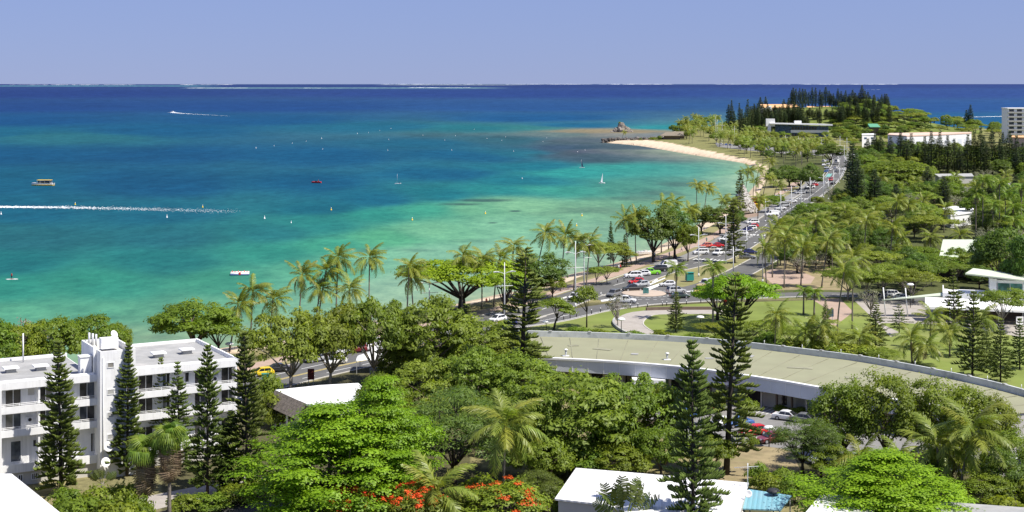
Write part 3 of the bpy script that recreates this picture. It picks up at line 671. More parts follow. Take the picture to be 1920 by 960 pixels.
for s in range(2): broad('small', 130+s, 'leaf_mid', 'bark_dark', 34, 2.3, 1.5, 4.4, 0.8, 70, 0.34, 0.2, 0.14, 2.6, 0.3, 0.5, -0.5, 0.8, 0.5, 6, lean=(0.3,0.2))
for s in range(2): broad('sparse', 140+s, 'leaf_dull', 'bark_pale', 34, 3.4, 2.2, 4.0, 0.7, 26, 0.3, 0.16, 0.20, 1.5, 0.2, 0.6, -0.4, 0.8, 0.4, 14)
for s in range(3): broad('shrub', 150+s, 'leaf_mid', 'bark_dark', 40, 1.7, 1.2, 0.9, 0.55, 60, 0.32, 0.16, 0.07, 0.3, 0.5, 0.5, -0.5, 0.9, 0.4, 6, ragged=0.5)
for s in range(2): broad('yellow_shrub', 160+s, 'leaf_yellow', 'bark_dark', 40, 1.9, 1.0, 0.8, 0.55, 60, 0.30, 0.18, 0.07, 0.3, 0.5, 0.5, -0.5, 0.8, 0.5, 6)
for s in range(1): broad('pale_shrub', 170+s, 'leaf_pale', 'bark_pale', 50, 2.6, 2.0, 2.2, 0.6, 50, 0.26, 0.10, 0.1, 0.6, 0.3, 0.5, -0.5, 0.9, 0.4, 10)
for s in range(2):   # tulip tree with orange blossom on the outside
    rng = np.random.default_rng(180+s); cl_ = crown_clumps(rng, 70, 4.0, 2.6, 4.2, 0.3, 0.7, -0.3)
    V, Fc, T = foliage(rng, cl_, 0.9, 90, 0.36, 0.2, 0.8, 0.5); crown = np_mesh('crown', V, Fc, ['leaf_yellow' if s else 'leaf_mid'], T, normals=SHN)
    cf = cl_[rng.permutation(70)[:(24 if s else 46)]]; cf = cf[cf[:, 2] > 3.9]; cf = cf+np.array([0,0,0.75])
    V2, F2, T2 = foliage(rng, cf, 0.5, 60, 0.22, 0.16, 0.8, 0.6, ragged=0.6)
    reg('tulip', V[:, 2].max(), 8.4, [('trunk', branch_paths(rng, None, cl_, 2.0, 0.2, 6)), ('crown', crown), ('blossom', np_mesh('blossom', V2, F2, ['petal'], T2))])

def cords(rng, P0, P1, rad, sag, tint, nseg=3):
    "many tapered three-sided foliage ropes from P0 to P1, tips curling up"
    n = len(P0); ts = np.linspace(0, 1, nseg+1); d = P1-P0; a = np.cross(d, np.array([0.3,0.2,1.0])); a /= np.linalg.norm(a, axis=1, keepdims=True)+1e-9
    b = np.cross(d, a); b /= np.linalg.norm(b, axis=1, keepdims=True)+1e-9
    rings = []; prof = [0.55, 1.0, 0.9, 0.25] if nseg == 3 else [0.7, 1.0, 0.3]
    for j, t in enumerate(ts):
        c = P0+d*t; c = c.copy(); c[:, 2] += sag*(t*t*1.6-t*0.9)
        for k in range(3):
            ang = 2*math.pi*k/3; rings.append(c+(a*math.cos(ang)+b*math.sin(ang))*(rad*prof[j])[:, None])
    V = np.stack(rings, 1); m = V.shape[1]; V = V.reshape(-1, 3); base = (np.arange(n)*m)[:, None]
    Fc = []
    for j in range(nseg):
        for k in range(3):
            k2 = (k+1) % 3; Fc.append(base+np.array([[j*3+k, j*3+k2, (j+1)*3+k2, (j+1)*3+k]]))
    Fc = np.concatenate(Fc, 0)
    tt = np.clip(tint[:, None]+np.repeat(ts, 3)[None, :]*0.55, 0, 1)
    return V, Fc, tt.ravel()
def pine(kind, seed, H, prof, whorls, nb, nsub, rope, mat, z0=1.0, sparse=0.0, up=0.25, tw=0.22):
    "araucaria: straight trunk, whorls of level branches carrying upturned ropes of needles"
    rng = np.random.default_rng(seed); P0 = []; P1 = []; TT = []; m = MB()
    m.tube([(0,0,-0.3),(0,0,H*0.5),(0,0,H*0.99)], [tw*1.1, tw*0.65, 0.03], 7)
    for i in range(whorls):
        f = i/(whorls-1); z = z0+(H-z0-0.3)*(f**0.93)+rng.normal()*0.06; R_ = prof(f)*(0.85+0.3*rng.random()); n = max(3, int(round(nb*(1 if f < 0.85 else 0.7)))); a0 = rng.random()*6.28
        for k in range(n):
            if rng.random() < sparse: continue
            a = a0+2*math.pi*k/n+rng.normal()*0.14; r = R_*(0.55+0.62*rng.random()); dz = r*(up*(f*1.7-0.35)+rng.normal()*0.05); d = np.array([math.cos(a), math.sin(a), 0]); pr = np.array([-d[1], d[0], 0])
            if r > 1.2: m.tube([(0,0,z),tuple(d*r*0.5+np.array([0,0,z+dz*0.3])),tuple(d*r*0.92+np.array([0,0,z+dz]))], [0.05,0.035,0.015], 3, False)
            ns = max(3, int(nsub*(0.4+r/prof(0.2)*0.7)))
            tb = rng.random()*0.28
            for q in range(ns):
                s = 0.22+0.78*(q+rng.random())/ns; side = 1 if q % 2 else -1; p = d*r*s+np.array([0,0,z+dz*s*s])
                ln = rope*(0.65+0.6*rng.random())*(1.05-0.45*s)*(0.55 if r < 0.8 else 1); dirv = d*(0.55+0.3*rng.random())+pr*side*(0.8*(1.05-s))+np.array([0,0,0.20+0.25*rng.random()])
                P0.append(p); P1.append(p+dirv*ln); TT.append(tb+0.12*rng.random())
    P0 = np.array(P0); P1 = np.array(P1); n = len(P0)
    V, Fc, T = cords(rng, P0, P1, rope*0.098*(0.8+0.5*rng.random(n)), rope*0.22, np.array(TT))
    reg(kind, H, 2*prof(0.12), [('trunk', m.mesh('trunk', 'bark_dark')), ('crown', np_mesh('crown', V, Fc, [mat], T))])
cone = lambda w, e=0.85: (lambda f: 0.22+w*(1-f)**e*(0.75+0.25*min(1, f*6)))
for s in range(5): pine('pine', 200+s, 20, cone(3.0+0.25*(s % 3), 0.75+0.12*(s % 4)), 28+s*2, 5+s % 2, 17, 1.1, 'pine_needles', 1.0+0.5*(s % 3), 0.10+0.04*(s % 3), 0.22+0.06*(s % 2))
for s in range(2): pine('pine_open', 210+s, 24, (lambda f: 0.25+3.0*(1-f)**0.55*(0.7+0.3*math.sin(f*23)**2)), 34, 5, 19, 1.15, 'pine_needles', 3.0, 0.32, tw=0.30)
for s in range(2): pine('pine_young', 220+s, 8, cone(1.7, 1.0), 20, 6, 11, 0.6, 'pine_needles', 0.7, 0.0, tw=0.1)
pine('pine_star', 225, 7, cone(1.9, 0.8), 9, 6, 14, 0.55, 'pine_needles', 1.6, 0.0, tw=0.09)
for s in range(3): pine('pine_column', 230+s, 22, (lambda f: 1.55*min(1, 0.35+f*3.5)*(1 if f < 0.55 else max(0.08, (1-f)/0.45))**0.75), 44, 6, 5, 1.1, 'pine_needles_far', 2.0, 0.06)

def frond_mesh(seed, L=4.4, mat='palm_leaf', arch=0.9, wid=0.62, npair=36, droopy=0.8, start=0.16):
    "one pinnate frond along +X: curved midrib and two ranks of hanging leaflets"
    rng = np.random.default_rng(seed); Vs, Fs, Ts = [], [], []; o = 0
    def pt(s): return np.array([L*(s-0.12*arch*s*s), 0, L*(0.30*s-0.52*arch*s*s)])
    n = 8
    for i in range(n):
        a, b = pt(i/n), pt((i+1)/n); w0 = 0.06*(1-i/n)+0.015; w1 = 0.06*(1-(i+1)/n)+0.012
        Vs.append(np.array([a+[0,w0,0], a+[0,-w0,0], b+[0,-w1,0], b+[0,w1,0]])); Fs.append(np.arange(4)+o); Ts += [0.95]*4; o += 4
    for i in range(npair):
        s = start+(1-start)*(i+0.5)/npair; p = pt(s); t = pt(min(1, s+0.03))-pt(s-0.03); t /= np.linalg.norm(t)
        ln = L*0.235*(math.sin(math.pi*min(1, 0.15+s*0.82))**0.6)*(0.85+0.3*rng.random())*wid/0.62
        for sd_ in (-1, 1):
            dv = t*(0.45+0.5*rng.random())+np.array([0, sd_*0.80, 0.12*rng.normal()]); dv /= np.linalg.norm(dv); dr = droopy*(0.3+1.5*rng.random())
            m_ = p+dv*ln*0.5+np.array([0,0,-dr*ln*0.16]); e = p+dv*ln*0.93+np.array([0,0,-dr*ln*0.62]); w_ = 0.048*(0.8+0.5*rng.random())*L/4.4; c = t*w_
            Vs.append(np.array([p-c, p+c, m_+c, m_-c])); Vs.append(np.array([m_-c, m_+c, e+c*0.2, e-c*0.2])); Fs += [np.arange(4)+o, np.arange(4)+o+4]
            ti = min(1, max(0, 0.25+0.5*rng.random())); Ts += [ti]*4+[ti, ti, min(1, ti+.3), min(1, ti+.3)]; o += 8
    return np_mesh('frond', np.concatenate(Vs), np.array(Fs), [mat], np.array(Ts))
FR = {'coco': [frond_mesh(300+k, 4.5, 'palm_leaf', 0.65+0.22*k, 0.55+0.05*k) for k in range(6)],
      'royal': [frond_mesh(310+k, 3.6, 'palm_leaf_green', 1.25+0.2*k, 0.75, droopy=0.9) for k in range(2)],
      'big': [frond_mesh(320+k, 5.6, 'palm_leaf', 0.75+0.25*k, 0.62, 46) for k in range(4)]}
DEADF = [frond_mesh(330+k, 3.6, 'palm_dead', 0.6, 0.5, 24) for k in range(2)]
def palm_trunk(seed, h=8.0, bend=0.8, r=0.15):
    m = MB(); rng = random.Random(seed); a = rng.random()*6.28
    pts = [(bend*math.cos(a)*(t**1.7-0.0), bend*math.sin(a)*t**1.7, -0.3+(h+0.3)*t) for t in (0, .2, .4, .6, .8, 1)]
    off = pts[-1]; pts = [(p[0]-off[0], p[1]-off[1], p[2]) for p in pts]
    m.tube(pts, [r*1.5, r*1.1, r, r*0.9, r*0.85, r*0.9], 7); return m.mesh('trunk', 'palm_bark')
PT = [palm_trunk(k, 8.0, (0.3, 0.9, 1.4)[k % 3]) for k in range(5)]
RT = [palm_trunk(20+k, 8.0, 0.05, 0.19) for k in range(2)]
def frond_set(seed, n, wind=0.0, spread=(-0.55, 1.15)):
    "rotations (yaw, pitch, roll, scale) of the fronds in one crown; wind bends all towards +X"
    rng = random.Random(seed); out = []
    for k in range(n):
        f = (k+0.5)/n; el = spread[1]*(1-f)+spread[0]*f+rng.uniform(-.12,.12); az = k*2.39996+rng.uniform(-.25,.25)
        if wind:
            dx = math.cos(az)+wind*0.75; dy = math.sin(az); az = math.atan2(dy, dx); el += wind*0.22*(1-math.cos(az))*0.5
        out.append((az, -el, rng.uniform(-.35,.35), rng.uniform(.85,1.1)))
    return out
def joined_crown(fr, rots):
    "one mesh for a distant palm's whole head"
    Vs, Fs, Ts = [], [], []; o = 0; rr = random.Random(5)
    for (az, pi_, ro, sc) in rots:
        me = rr.choice(fr); n = len(me.vertices); v = np.zeros(n*3, np.float32); me.vertices.foreach_get('co', v); v = v.reshape(-1, 3)*sc
        M = np.array(Matrix.Rotation(az, 3, 'Z') @ Matrix.Rotation(pi_, 3, 'Y') @ Matrix.Rotation(ro, 3, 'X'))
        f = np.zeros(len(me.polygons)*4, np.int32); me.loops.foreach_get('vertex_index', f); t = np.zeros(n, np.float32); me.attributes['tint'].data.foreach_get('value', t)
        Vs.append(v @ M.T); Fs.append(f.reshape(-1, 4)+o); Ts.append(t); o += n
    return np_mesh('crown', np.concatenate(Vs), np.concatenate(Fs), [fr[0].materials[0].name], np.concatenate(Ts))
FARCROWN = {'coco': [joined_crown(FR['coco'], frond_set(k, 17, 0.6)) for k in range(3)], 'royal': [joined_crown(FR['royal'], frond_set(k+9, 13, 0.2, (-0.3,1.1))) for k in range(2)]}
def fan_leaf(seed, mat, r=1.15, droop=0.5, stalk=0.9):
    rng = np.random.default_rng(seed); Vs, Fs, Ts = [], [], []; o = 0
    Vs.append(np.array([[0,.03,0],[0,-.03,0],[stalk,-.02,.1],[stalk,.02,.1]])); Fs.append(np.arange(4)); Ts += [.8]*4; o = 4
    for k in range(17):
        a = -1.75+3.5*k/16; d = np.array([math.cos(a), math.sin(a), 0]); w_ = np.array([-d[1], d[0], 0])*0.075; p = np.array([stalk, 0, .1]); mm = p+d*r*0.6+[0,0,.06]; e = p+d*r+[0,0,-droop*r*(.5+.4*rng.random())]
        Vs.append(np.array([p-w_*.3, p+w_*.3, mm+w_, mm-w_])); Vs.append(np.array([mm-w_, mm+w_, e+w_*.15, e-w_*.15])); Fs += [np.arange(4)+o, np.arange(4)+o+4]; t = .2+.6*rng.random(); Ts += [t]*8; o += 8
    return np_mesh('fan_leaf', np.concatenate(Vs), np.array(Fs), [mat], np.array(Ts))
FAN = [fan_leaf(k, 'palm_leaf_green', 1.25, 0.5+0.35*k, 0.8+0.25*k) for k in range(3)]; FAND = [fan_leaf(9+k, 'palm_dead', 1.1, 0.9, 0.7) for k in range(2)]
def paddle_mesh(seed):
    rng = np.random.default_rng(seed); Vs, Fs, Ts = [], [], []; o = 0
    pt = lambda s: np.array([3.3*s-0.35*s*s, 0, 0.9*s-0.9*s*s])
    for i in range(6):
        a, b = pt(i/12), pt((i+1)/12); Vs.append(np.array([a+[0,.05,0], a-[0,.05,0], b-[0,.05,0], b+[0,.05,0]])); Fs.append(np.arange(4)+o); Ts += [.9]*4; o += 4
    for i in range(14):
        s = 0.45+0.55*i/14; a, b = pt(s), pt(min(1, s+.034)); w_ = 0.6*math.sin(math.pi*(0.12+0.86*i/14))**0.6
        for sg in (-1, 1):
            dz = -0.25*w_-0.25*rng.random()*w_; sh = np.array([.14*rng.random(), 0, 0])
            Vs.append(np.array([a, b, b+sh+[0, sg*w_, dz], a+sh+[0, sg*w_, dz]])); Fs.append(np.arange(4)+o); t = .2+.6*rng.random(); Ts += [t]*4; o += 4
    return np_mesh('paddle_leaf', np.concatenate(Vs), np.array(Fs), ['banana_leaf'], np.array(Ts))
PAD = [paddle_mesh(k) for k in range(3)]

# ------------------------------------------------------------------ planting
DESC = {'almond': ('broad bright green layered tree', 'tree', 'layered_tree'), 'olive': ('spreading olive green tree', 'tree', 'spreading_tree'), 'mango': ('dense olive green round tree', 'tree', 'leafy_tree'),
 'dark': ('dense dark green tree', 'tree', 'evergreen_tree'), 'green': ('mid green leafy tree', 'tree', 'leafy_tree'), 'banyan': ('bright green flat topped tree', 'tree', 'banyan_tree'),
 'acacia': ('yellowish green umbrella tree', 'tree', 'umbrella_tree'), 'feather': ('dull green feathery tree', 'tree', 'feathery_tree'), 'clumpy': ('dark billowing tree', 'tree', 'clumped_tree'), 'grove': ('mid green billowing tree', 'tree', 'clumped_tree'), 'small': ('small green lollipop tree', 'tree', 'small_tree'),
 'sparse': ('thin greyish half bare tree', 'tree', 'bare_tree'), 'shrub': ('low green bush', 'shrub', 'shrub'), 'yellow_shrub': ('low yellow green bush', 'shrub', 'shrub'), 'pale_shrub': ('pale pinkish grey bush', 'shrub', 'shrub'), 'tulip': ('tree with orange red blossom', 'tree', 'blossom_tree'),
 'pine': ('tall conical araucaria pine', 'pine', 'pine_tree'), 'pine_open': ('tall ragged araucaria pine', 'pine', 'pine_tree'), 'pine_young': ('young araucaria pine', 'pine', 'pine_tree'), 'pine_star': ('small sparse araucaria', 'pine', 'pine_tree'), 'pine_column': ('narrow dark columnar pine', 'pine', 'pine_tree'),
 'coco': ('coconut palm', 'palm', 'coconut_palm'), 'royal': ('slender royal palm', 'palm', 'royal_palm'), 'big': ('large coconut palm', 'palm', 'coconut_palm'), 'fan': ('shaggy fan palm', 'palm', 'fan_palm')}
PLANTS = []; prng = random.Random(77)
def ground_z(x, y): return float(hill(np.array(x), np.array(y))) if y > 1000 else 0.0
def plant(kind, zone, x, y, h, wd=None, z=None, lean=0.0, var=None):
    if z is None: z = ground_z(x, y)
    hh, ww, parts = (KIND[kind][prng.randrange(len(KIND[kind]))] if var is None else KIND[kind][var])
    sz = h/hh; sx = (wd/ww if wd else sz)
    r = empty(DESC[kind][2], (x, y, z), 0.0); r.scale = (sx, sx, sz); r.rotation_euler = (prng.gauss(0,.012), lean+prng.gauss(0,.014), prng.random()*6.28 if not lean else 0)
    for nm, me in parts: put(nm, me, r)
    PLANTS.append((r, kind, zone, 960+x/y*F, y)); return r
def T(kind, zone, px, pyb, pyt, wpx=None, z=0.0, lean=0.0, var=None):
    p = G(px, pyb, z); s = S(pyb, z); h = (pyb-pyt)/s
    return plant(kind, zone, p.x, p.y, h, wpx/s if wpx else None, z, lean, var)
def palm(kind, zone, pxb, pyb, pyt, pxt=None, detail=True, z=0.0, wind=0.6, n=18, size=1.0):
    "pyt = top of the crown, pxt = column of the crown centre"
    p = G(pxb, pyb, z); s = S(pyb, z); fl = {'coco': 4.5, 'royal': 3.6, 'big': 5.6}[kind]*size
    h = max(1.2, (pyb-pyt)/s-fl*0.55); dx = ((pxt if pxt is not None else pxb)-pxb)/s
    r = empty(DESC[kind][2], (p.x, p.y, z)); tr = put('trunk', prng.choice(RT if kind == 'royal' else PT), r, (dx, 0, 0)); tr.scale = (1, 1, h/8.0)
    # shear the shared trunk towards the crown
    if abs(dx) > 0.3:
        tr.location = (0,0,0); tr.rotation_euler = (0, math.atan2(dx, h), 0); tr.scale = (1, 1, math.hypot(dx, h)/8.0)
    top = (dx, 0, h)
    if detail:
        for (az, pi_, ro, sc) in frond_set(prng.randrange(999), n, wind, (-0.75, 1.2) if kind != 'royal' else (-0.35, 1.1)):
            o = put('frond', prng.choice(FR[kind]), r, top); o.scale = (sc*size,)*3
            o.rotation_euler = (Matrix.Rotation(az, 3, 'Z') @ Matrix.Rotation(pi_, 3, 'Y') @ Matrix.Rotation(ro, 3, 'X')).to_euler()
        for k in range(prng.randrange(1, 5)):
            o = put('dead_frond', prng.choice(DEADF), r, (dx, 0, h-.15)); o.scale = (size*prng.uniform(.6,.85),)*3; o.rotation_euler = (Matrix.Rotation(prng.random()*6.28, 3, 'Z') @ Matrix.Rotation(prng.uniform(1.0,1.45), 3, 'Y')).to_euler()
    else:
        o = put('crown', prng.choice(FARCROWN[kind]), r, top, (0,0,prng.uniform(-.5,.5))); o.scale = (size,)*3
    PLANTS.append((r, kind, zone, 960+(p.x+dx)/p.y*F, p.y)); return r
# ------------------------------------------------------------------ white apartment block, lower left
AB0 = PD(444.7, F*37/517.0); ABR = R(29.5)
ap = empty('apartment_building', (AB0.x, AB0.y, 0), ABR); tag(ap, 'white flat roofed apartment block with balconies and stair tower', 'building')
def lx(px, y, o=AB0, rz=ABR):
    "local x of the sight line through column px on the plane local y"
    t = (px-960)/F; c, s_ = math.cos(rz), math.sin(rz)
    # X = ox + x c - y s ; Y = oy + x s + y c ; X = t Y
    return (t*(o.y+y*c)-o.x+y*s_)/(c-t*s_)
XT0, XT1 = -18.9, -14.4; YL, YR = -1.0, 0.0
def wing(x0, x1, y0, y1, name):
    yb = y0+1.5
    MB().b6(x0, x1, yb, y1, -0.5, 12.55).build(name, 'white_wall', ap)
    MB().b6(x0, x1, y0, yb+.01, 12.1, 13.0).build('roof_fascia', 'white_wall', ap); MB().b6(x0, x1, y1-.35, y1, 12.4, 13.1).build('roof_parapet', 'white_wall', ap)
    MB().b6(x0+.02, x1-.3, yb+.02, y1-.36, 12.56, 12.72).build('roof_deck', 'roof_felt', ap)
    for z0, z1 in ((9.1,9.95),(6.2,7.05),(1.7,2.75)):
        m = MB(); m.b6(x0, x1, y0, y0+.16, z0, z1); m.b6(x0, x1, y0+.165, yb+.005, z0+.02, z0+.2); b = m.build('balcony', 'white_wall', ap)
        if z0 > 3:
            m = MB()
            for zz in (.16,.34): m.tube([(x0+.1, y0+.08, z1+zz), (x1-.1, y0+.08, z1+zz)], .035, 6)
            k = x0+.3
            while k < x1: m.b6(k-.03, k+.03, y0+.05, y0+.11, z1, z1+.36); k += 1.9
            m.build('railing', 'white_paint', b)
    MB().b6(x0, x1, y0+.3, yb+.3, -0.5, 1.68).build('plinth', 'wall_beige', ap)
wing(-44, XT0, YL, 15.8, 'wall'); wing(XT1, 0, YR, 18.2, 'wall')
m = MB(); m.b6(0.003, .28, YR, 18.2, 12.3, 13.12); m.build('roof_parapet', 'white_wall', ap)
m = MB(); m.b6(-.25, 0.0, YR+.02, YR+1.5, -.5, 12.1); m.build('end_pier', 'white_wall', ap)
xa = lx(3, YL); m = MB(); m.b6(xa-.5, xa, YL-.05, YL+1.5, -.5, 12.1); m.build('end_pier', 'white_wall', ap)
for px in (71.5,): x = lx(px, YL+.8); MB().b6(x-.12, x+.12, YL+.2, YL+1.5, 2.7, 12.1).build('pier', 'white_wall', ap)
for px in (394,): x = lx(px, YR+.8); MB().b6(x-.12, x+.12, YR+.2, YR+1.5, 2.7, 12.1).build('pier', 'white_wall', ap)
m = MB(); YTW = -2.5; m.b6(XT0, XT1, YTW, 7.3, -.5, 15.2); tw = m.build('stair_tower', 'white_wall', ap)
m = MB(); m.b6(XT0, XT0+.22, YTW, 7.3, 15.2, 16.1); m.b6(XT1-.22, XT1, YTW, 7.3, 15.2, 16.1); m.b6(XT0+.22, XT1-.22, YTW, YTW+.22, 15.2, 16.1); m.b6(XT0+.22, XT1-.22, 7.08, 7.3, 15.2, 16.1); m.build('parapet', 'white_wall', tw)
MB().b6(XT0+.23, XT1-.23, YTW+.23, 7.07, 15.2, 15.3).build('tower_deck', 'wall_beige', tw)
m = MB(); m.tube([(XT0+.35, YTW-.1, -.3), (XT0+.35, YTW-.1, 15.4)], .07, 6); m.build('downpipe', 'white_paint', tw)
wrn = random.Random(9)
def window(x0, x1, z0, z1, y, panes=2, fr='white_paint', glass='window_glass', parent=ap, sill=True):
    m = MB(); t = .07
    m.b6(x0-t, x0, y-.07, y+.04, z0-t, z1+t); m.b6(x1, x1+t, y-.07, y+.04, z0-t, z1+t); m.b6(x0, x1, y-.07, y+.04, z1, z1+t); m.b6(x0, x1, y-.07, y+.04, z0-t, z0)
    for k in range(1, panes): xx = x0+(x1-x0)*k/panes; m.b6(xx-.035, xx+.035, y-.06, y+.03, z0, z1)
    w_ = m.build('window', fr, parent)
    for k in range(panes):
        a, b = x0+(x1-x0)*k/panes, x0+(x1-x0)*(k+1)/panes; MB().b6(a+.036, b-.036, y-.03, y+.02, z0+.002, z1-.002).build('pane', glass if glass != 'window_glass' else wrn.choice(['window_glass','window_glass','curtain_glass','sky_glass']), w_)
    return w_
def wpx(p0, p1, z0, z1, y0, **kw): yb = y0+1.5; window(lx(p0, yb), lx(p1, yb), z0, z1, yb, **kw)
for p0, p1 in ((-30,-8),(10,39),(73,98),(149,177)):
    for z0, z1 in ((9.7,11.75),(6.8,8.75)): wpx(p0, p1, z0, z1, YL)
for p0, p1 in ((260,286),(305,318),(365,385),(415,441)):
    for z0, z1 in ((9.7,11.75),(6.8,8.75),(3.0,5.0)): wpx(p0, p1, z0, z1, YR)
wpx(20,39,2.8,5.3,YL, panes=1); wpx(62,73,4.4,5.2,YL, panes=1); wpx(52,65,10.9,11.7,YL, panes=1, glass='wall_beige'); wpx(347,354,10.4,11.6,YR, panes=1); wpx(170,179,2.9,5.2,YL,panes=2); wpx(35,42,.6,1.3,YL-1.2,panes=2); wpx(60,70,.6,1.3,YL-1.2,panes=3)
for zc in (14.3,10.9,8.0,5.2,2.4): window(lx(202,YTW), lx(213,YTW), zc-.28, zc+.28, YTW, 1, parent=tw, glass='window_glass' if zc > 14 else 'concrete')
def ac_unit(x, y, z, par):
    m = MB(); m.b6(x-.4, x+.4, y-.35, y, z, z+.6); a = m.build('air_conditioner', 'white_paint', par); m = MB(); m.tube([(x, y-.36, z+.3), (x, y-.4, z+.3)], .22, 14); m.build('fan', 'dark_void', a)
ac_unit(lx(55, YL+1.4), YL+1.45, 7.6, ap); ac_unit(lx(132, YL+1.4), YL+1.45, 7.4, ap); ac_unit(lx(330, YR+1.4), YR+1.45, 7.5, ap); ac_unit(lx(402, YR+1.4), YR+1.45, 10.2, ap)
for px, py in ((20,694),(76,690),(297,666),(350,659)):
    p = G(px, py, 13); q = Matrix.Rotation(-ABR, 3, 'Z') @ Vector((p.x-AB0.x, p.y-AB0.y, 0)); m = MB(); m.b6(q.x-.6, q.x+.6, q.y-.5, q.y+.5, 12.72, 13.25); v = m.build('roof_vent', 'concrete', ap); MB().b6(q.x-.95, q.x+.95, q.y-.8, q.y+.8, 13.25, 13.42).build('vent_cap', 'white_roof', v)
m = MB(); m.b6(XT0-1.6, XT0-.15, 1.2, 2.4, 12.75, 14.9); tk = m.build('plant_box', 'white_wall', ap); MB().b6(XT0-1.7, XT0-.12, 1.1, 2.5, 14.9, 15.05).build('cover', 'white_roof', tk)
m = MB(); m.tube([(XT0-.25, -.6, 12.8), (XT0-.25, -.6, 16.6)], .17, 10); m.build('flue', 'white_wall', ap)
for dx in (0, .45, .9): m = MB(); m.tube([(XT0+.8+dx, 6.4, 15.3), (XT0+.8+dx, 6.4, 17.15-.3*dx)], .15, 10); m.build('chimney_pipe', 'steel', tw)
m = MB(); m.b6(XT0+1.3, XT1-1.0, 2.0, 3.2, 15.6, 16.95); m.build('water_tank', 'white_roof', tw)
def dish(parent, loc, r, rot, name='satellite_dish', mat='white_roof'):
    m = MB(); m.lathe([(0.0,0.0),(r*.35,.03*r),(r*.7,.12*r),(r,.28*r),(r*.98,.31*r),(r*.66,.16*r),(0,.05*r)], 18); d = m.build(name, mat, parent); d.location = loc; d.rotation_euler = rot
    m = MB(); m.tube([(0,0,0),(0,0,-r*.7),(0,-r*.5,-r*1.3)], .05, 6); m.build('bracket', 'steel', d); return d
dish(tw, (XT1-.9, 4.8, 16.9), 0.55, (R(60), R(15), R(20))); 
for a in ((lx(197,YTW)+.2, YTW-.6, 4.1), (lx(193,YTW)+.1, YTW-.7, 2.2)): dish(tw, a, .62, (R(75), 0, R(10)))
m = MB(); m.tube([(lx(42,14), 13.5, 12.7), (lx(42,14), 13.5, 16.6)], .09, 8); m.build('mast', 'white_wall', ap)

# ------------------------------------------------------------------ curved low building with the flat green roof
BACK = [(960,618.5),(1007.5,620.6),(1103,622.9),(1223,628),(1319,633.8),(1425,644),(1560,660),(1617,667.5),(1723,686),(1844,711),(1920,730.6),(2010,756)]
FRONT = [(985,668),(1027,670),(1112,674),(1210,680.6),(1281,687),(1320,691),(1410,704),(1475,714),(1552,727.5),(1640,742),(1740,757),(1830,768),(1893,776)]
cb = empty('curved_building', (0,0,0)); tag(cb, 'long curved low building with flat greenish roof and grey parapet', 'building')
fb = spline([G(x, y, 5.9) for x, y in BACK], 3.0); ff = spline([G(x, y, 5.0) for x, y in FRONT], 3.0)
def resamp(path, n):
    L = [0]
    for a, b in zip(path[:-1], path[1:]): L.append(L[-1]+(b-a).length)
    out = []; j = 0
    for k in range(n):
        d = L[-1]*k/(n-1)
        while j < len(L)-2 and L[j+1] < d: j += 1
        out.append(path[j].lerp(path[j+1], (d-L[j])/max(1e-6, L[j+1]-L[j])))
    return out
NB = 61; fb = resamp(fb, NB); ff = resamp(ff, NB); nb_ = normals2(fb); nf_ = normals2(ff)
m = MB(); vs = []; fs = []
for i in range(NB):
    a, b = ff[i], fb[i]; vs += [(a.x, a.y, 4.93), (a.x*.5+b.x*.5, a.y*.5+b.y*.5, 5.0), (b.x, b.y, 4.9)]
for i in range(NB-1): fs += [(i*3+k, i*3+3+k, i*3+4+k, i*3+1+k) for k in range(2)]
m.add(vs, fs); rf_ = m.build('roof', 'roof_green', cb)
mat_plain('roof_seam', (0.250,0.245,0.170,1), 0.85, 0.2, 0.6)
for i in range(1, NB-1):
    for fr in ((0.0,) if i % 3 == 0 else ()):
        a = ff[i].lerp(ff[min(NB-1, i+1)], fr); b = fb[i].lerp(fb[min(NB-1, i+1)], fr); a = a.lerp(b, .03); b = a.lerp(b, .95); d_ = b-a; d_.z = 0; c_ = (a+b)/2
        MB().box((c_.x, c_.y, 5.0), (d_.length, .10, .07), math.atan2(d_.y, d_.x)).build('roof_seam', 'roof_seam', rf_)
for k, (px, py, w1, w2) in enumerate(((1130,655,3.2,1.4),(1400,668,2.2,2.0),(1500,690,4.0,1.2),(1190,664,1.2,1.2),(1600,708,2.4,1.6),(1330,672,1.4,.9),(1075,648,1.8,1.1))):
    p = G(px, py, 5.0); MB().box((p.x, p.y, 5.045), (w1, w2, .03), .1*k-.5).build('roof_patch', 'roof_felt' if k % 2 else 'roof_seam', rf_)
def wallstrip(path, nrm, o0, o1, z0, z1, i0, i1, name, mat, parent, cap=True):
    m = MB(); vs = []; fs = []
    for i in range(i0, i1+1):
        for o_, z in ((o0, z0), (o0, z1), (o1, z1), (o1, z0)): q = path[i]+nrm[i]*o_; vs.append((q.x, q.y, z))
    n = i1-i0
    for i in range(n):
        for k in range(4): fs.append((i*4+k, i*4+(k+1) % 4, i*4+4+(k+1) % 4, i*4+4+k))
    fs += [(0,1,2,3), (n*4+3, n*4+2, n*4+1, n*4)]; m.add(vs, fs); return m.build(name, mat, parent)
for i in range(0, NB-1, 4): 
    wallstrip(fb, nb_, -.0, .35, 0, 5.9, i, min(NB-1, i+4), 'parapet_section', 'parapet_grey', cb)
    q = fb[i]+nb_[i]*.18; MB().box((q.x, q.y, 5.93), (.5, .55, .16), math.atan2(nb_[i].y, nb_[i].x)).build('parapet_joint', 'concrete', cb)
for i in range(0, NB-1, 2):
    wallstrip(ff, nf_, -.45, -.32, 2.85, 4.75, i, i+2, 'fascia_panel', 'fascia_blue', cb)
    q = ff[i]-nf_[i]*.47; MB().box((q.x, q.y, 3.8), (.06, .07, 1.85), math.atan2(nf_[i].y, nf_[i].x)).build('panel_joint', 'white_paint', cb)
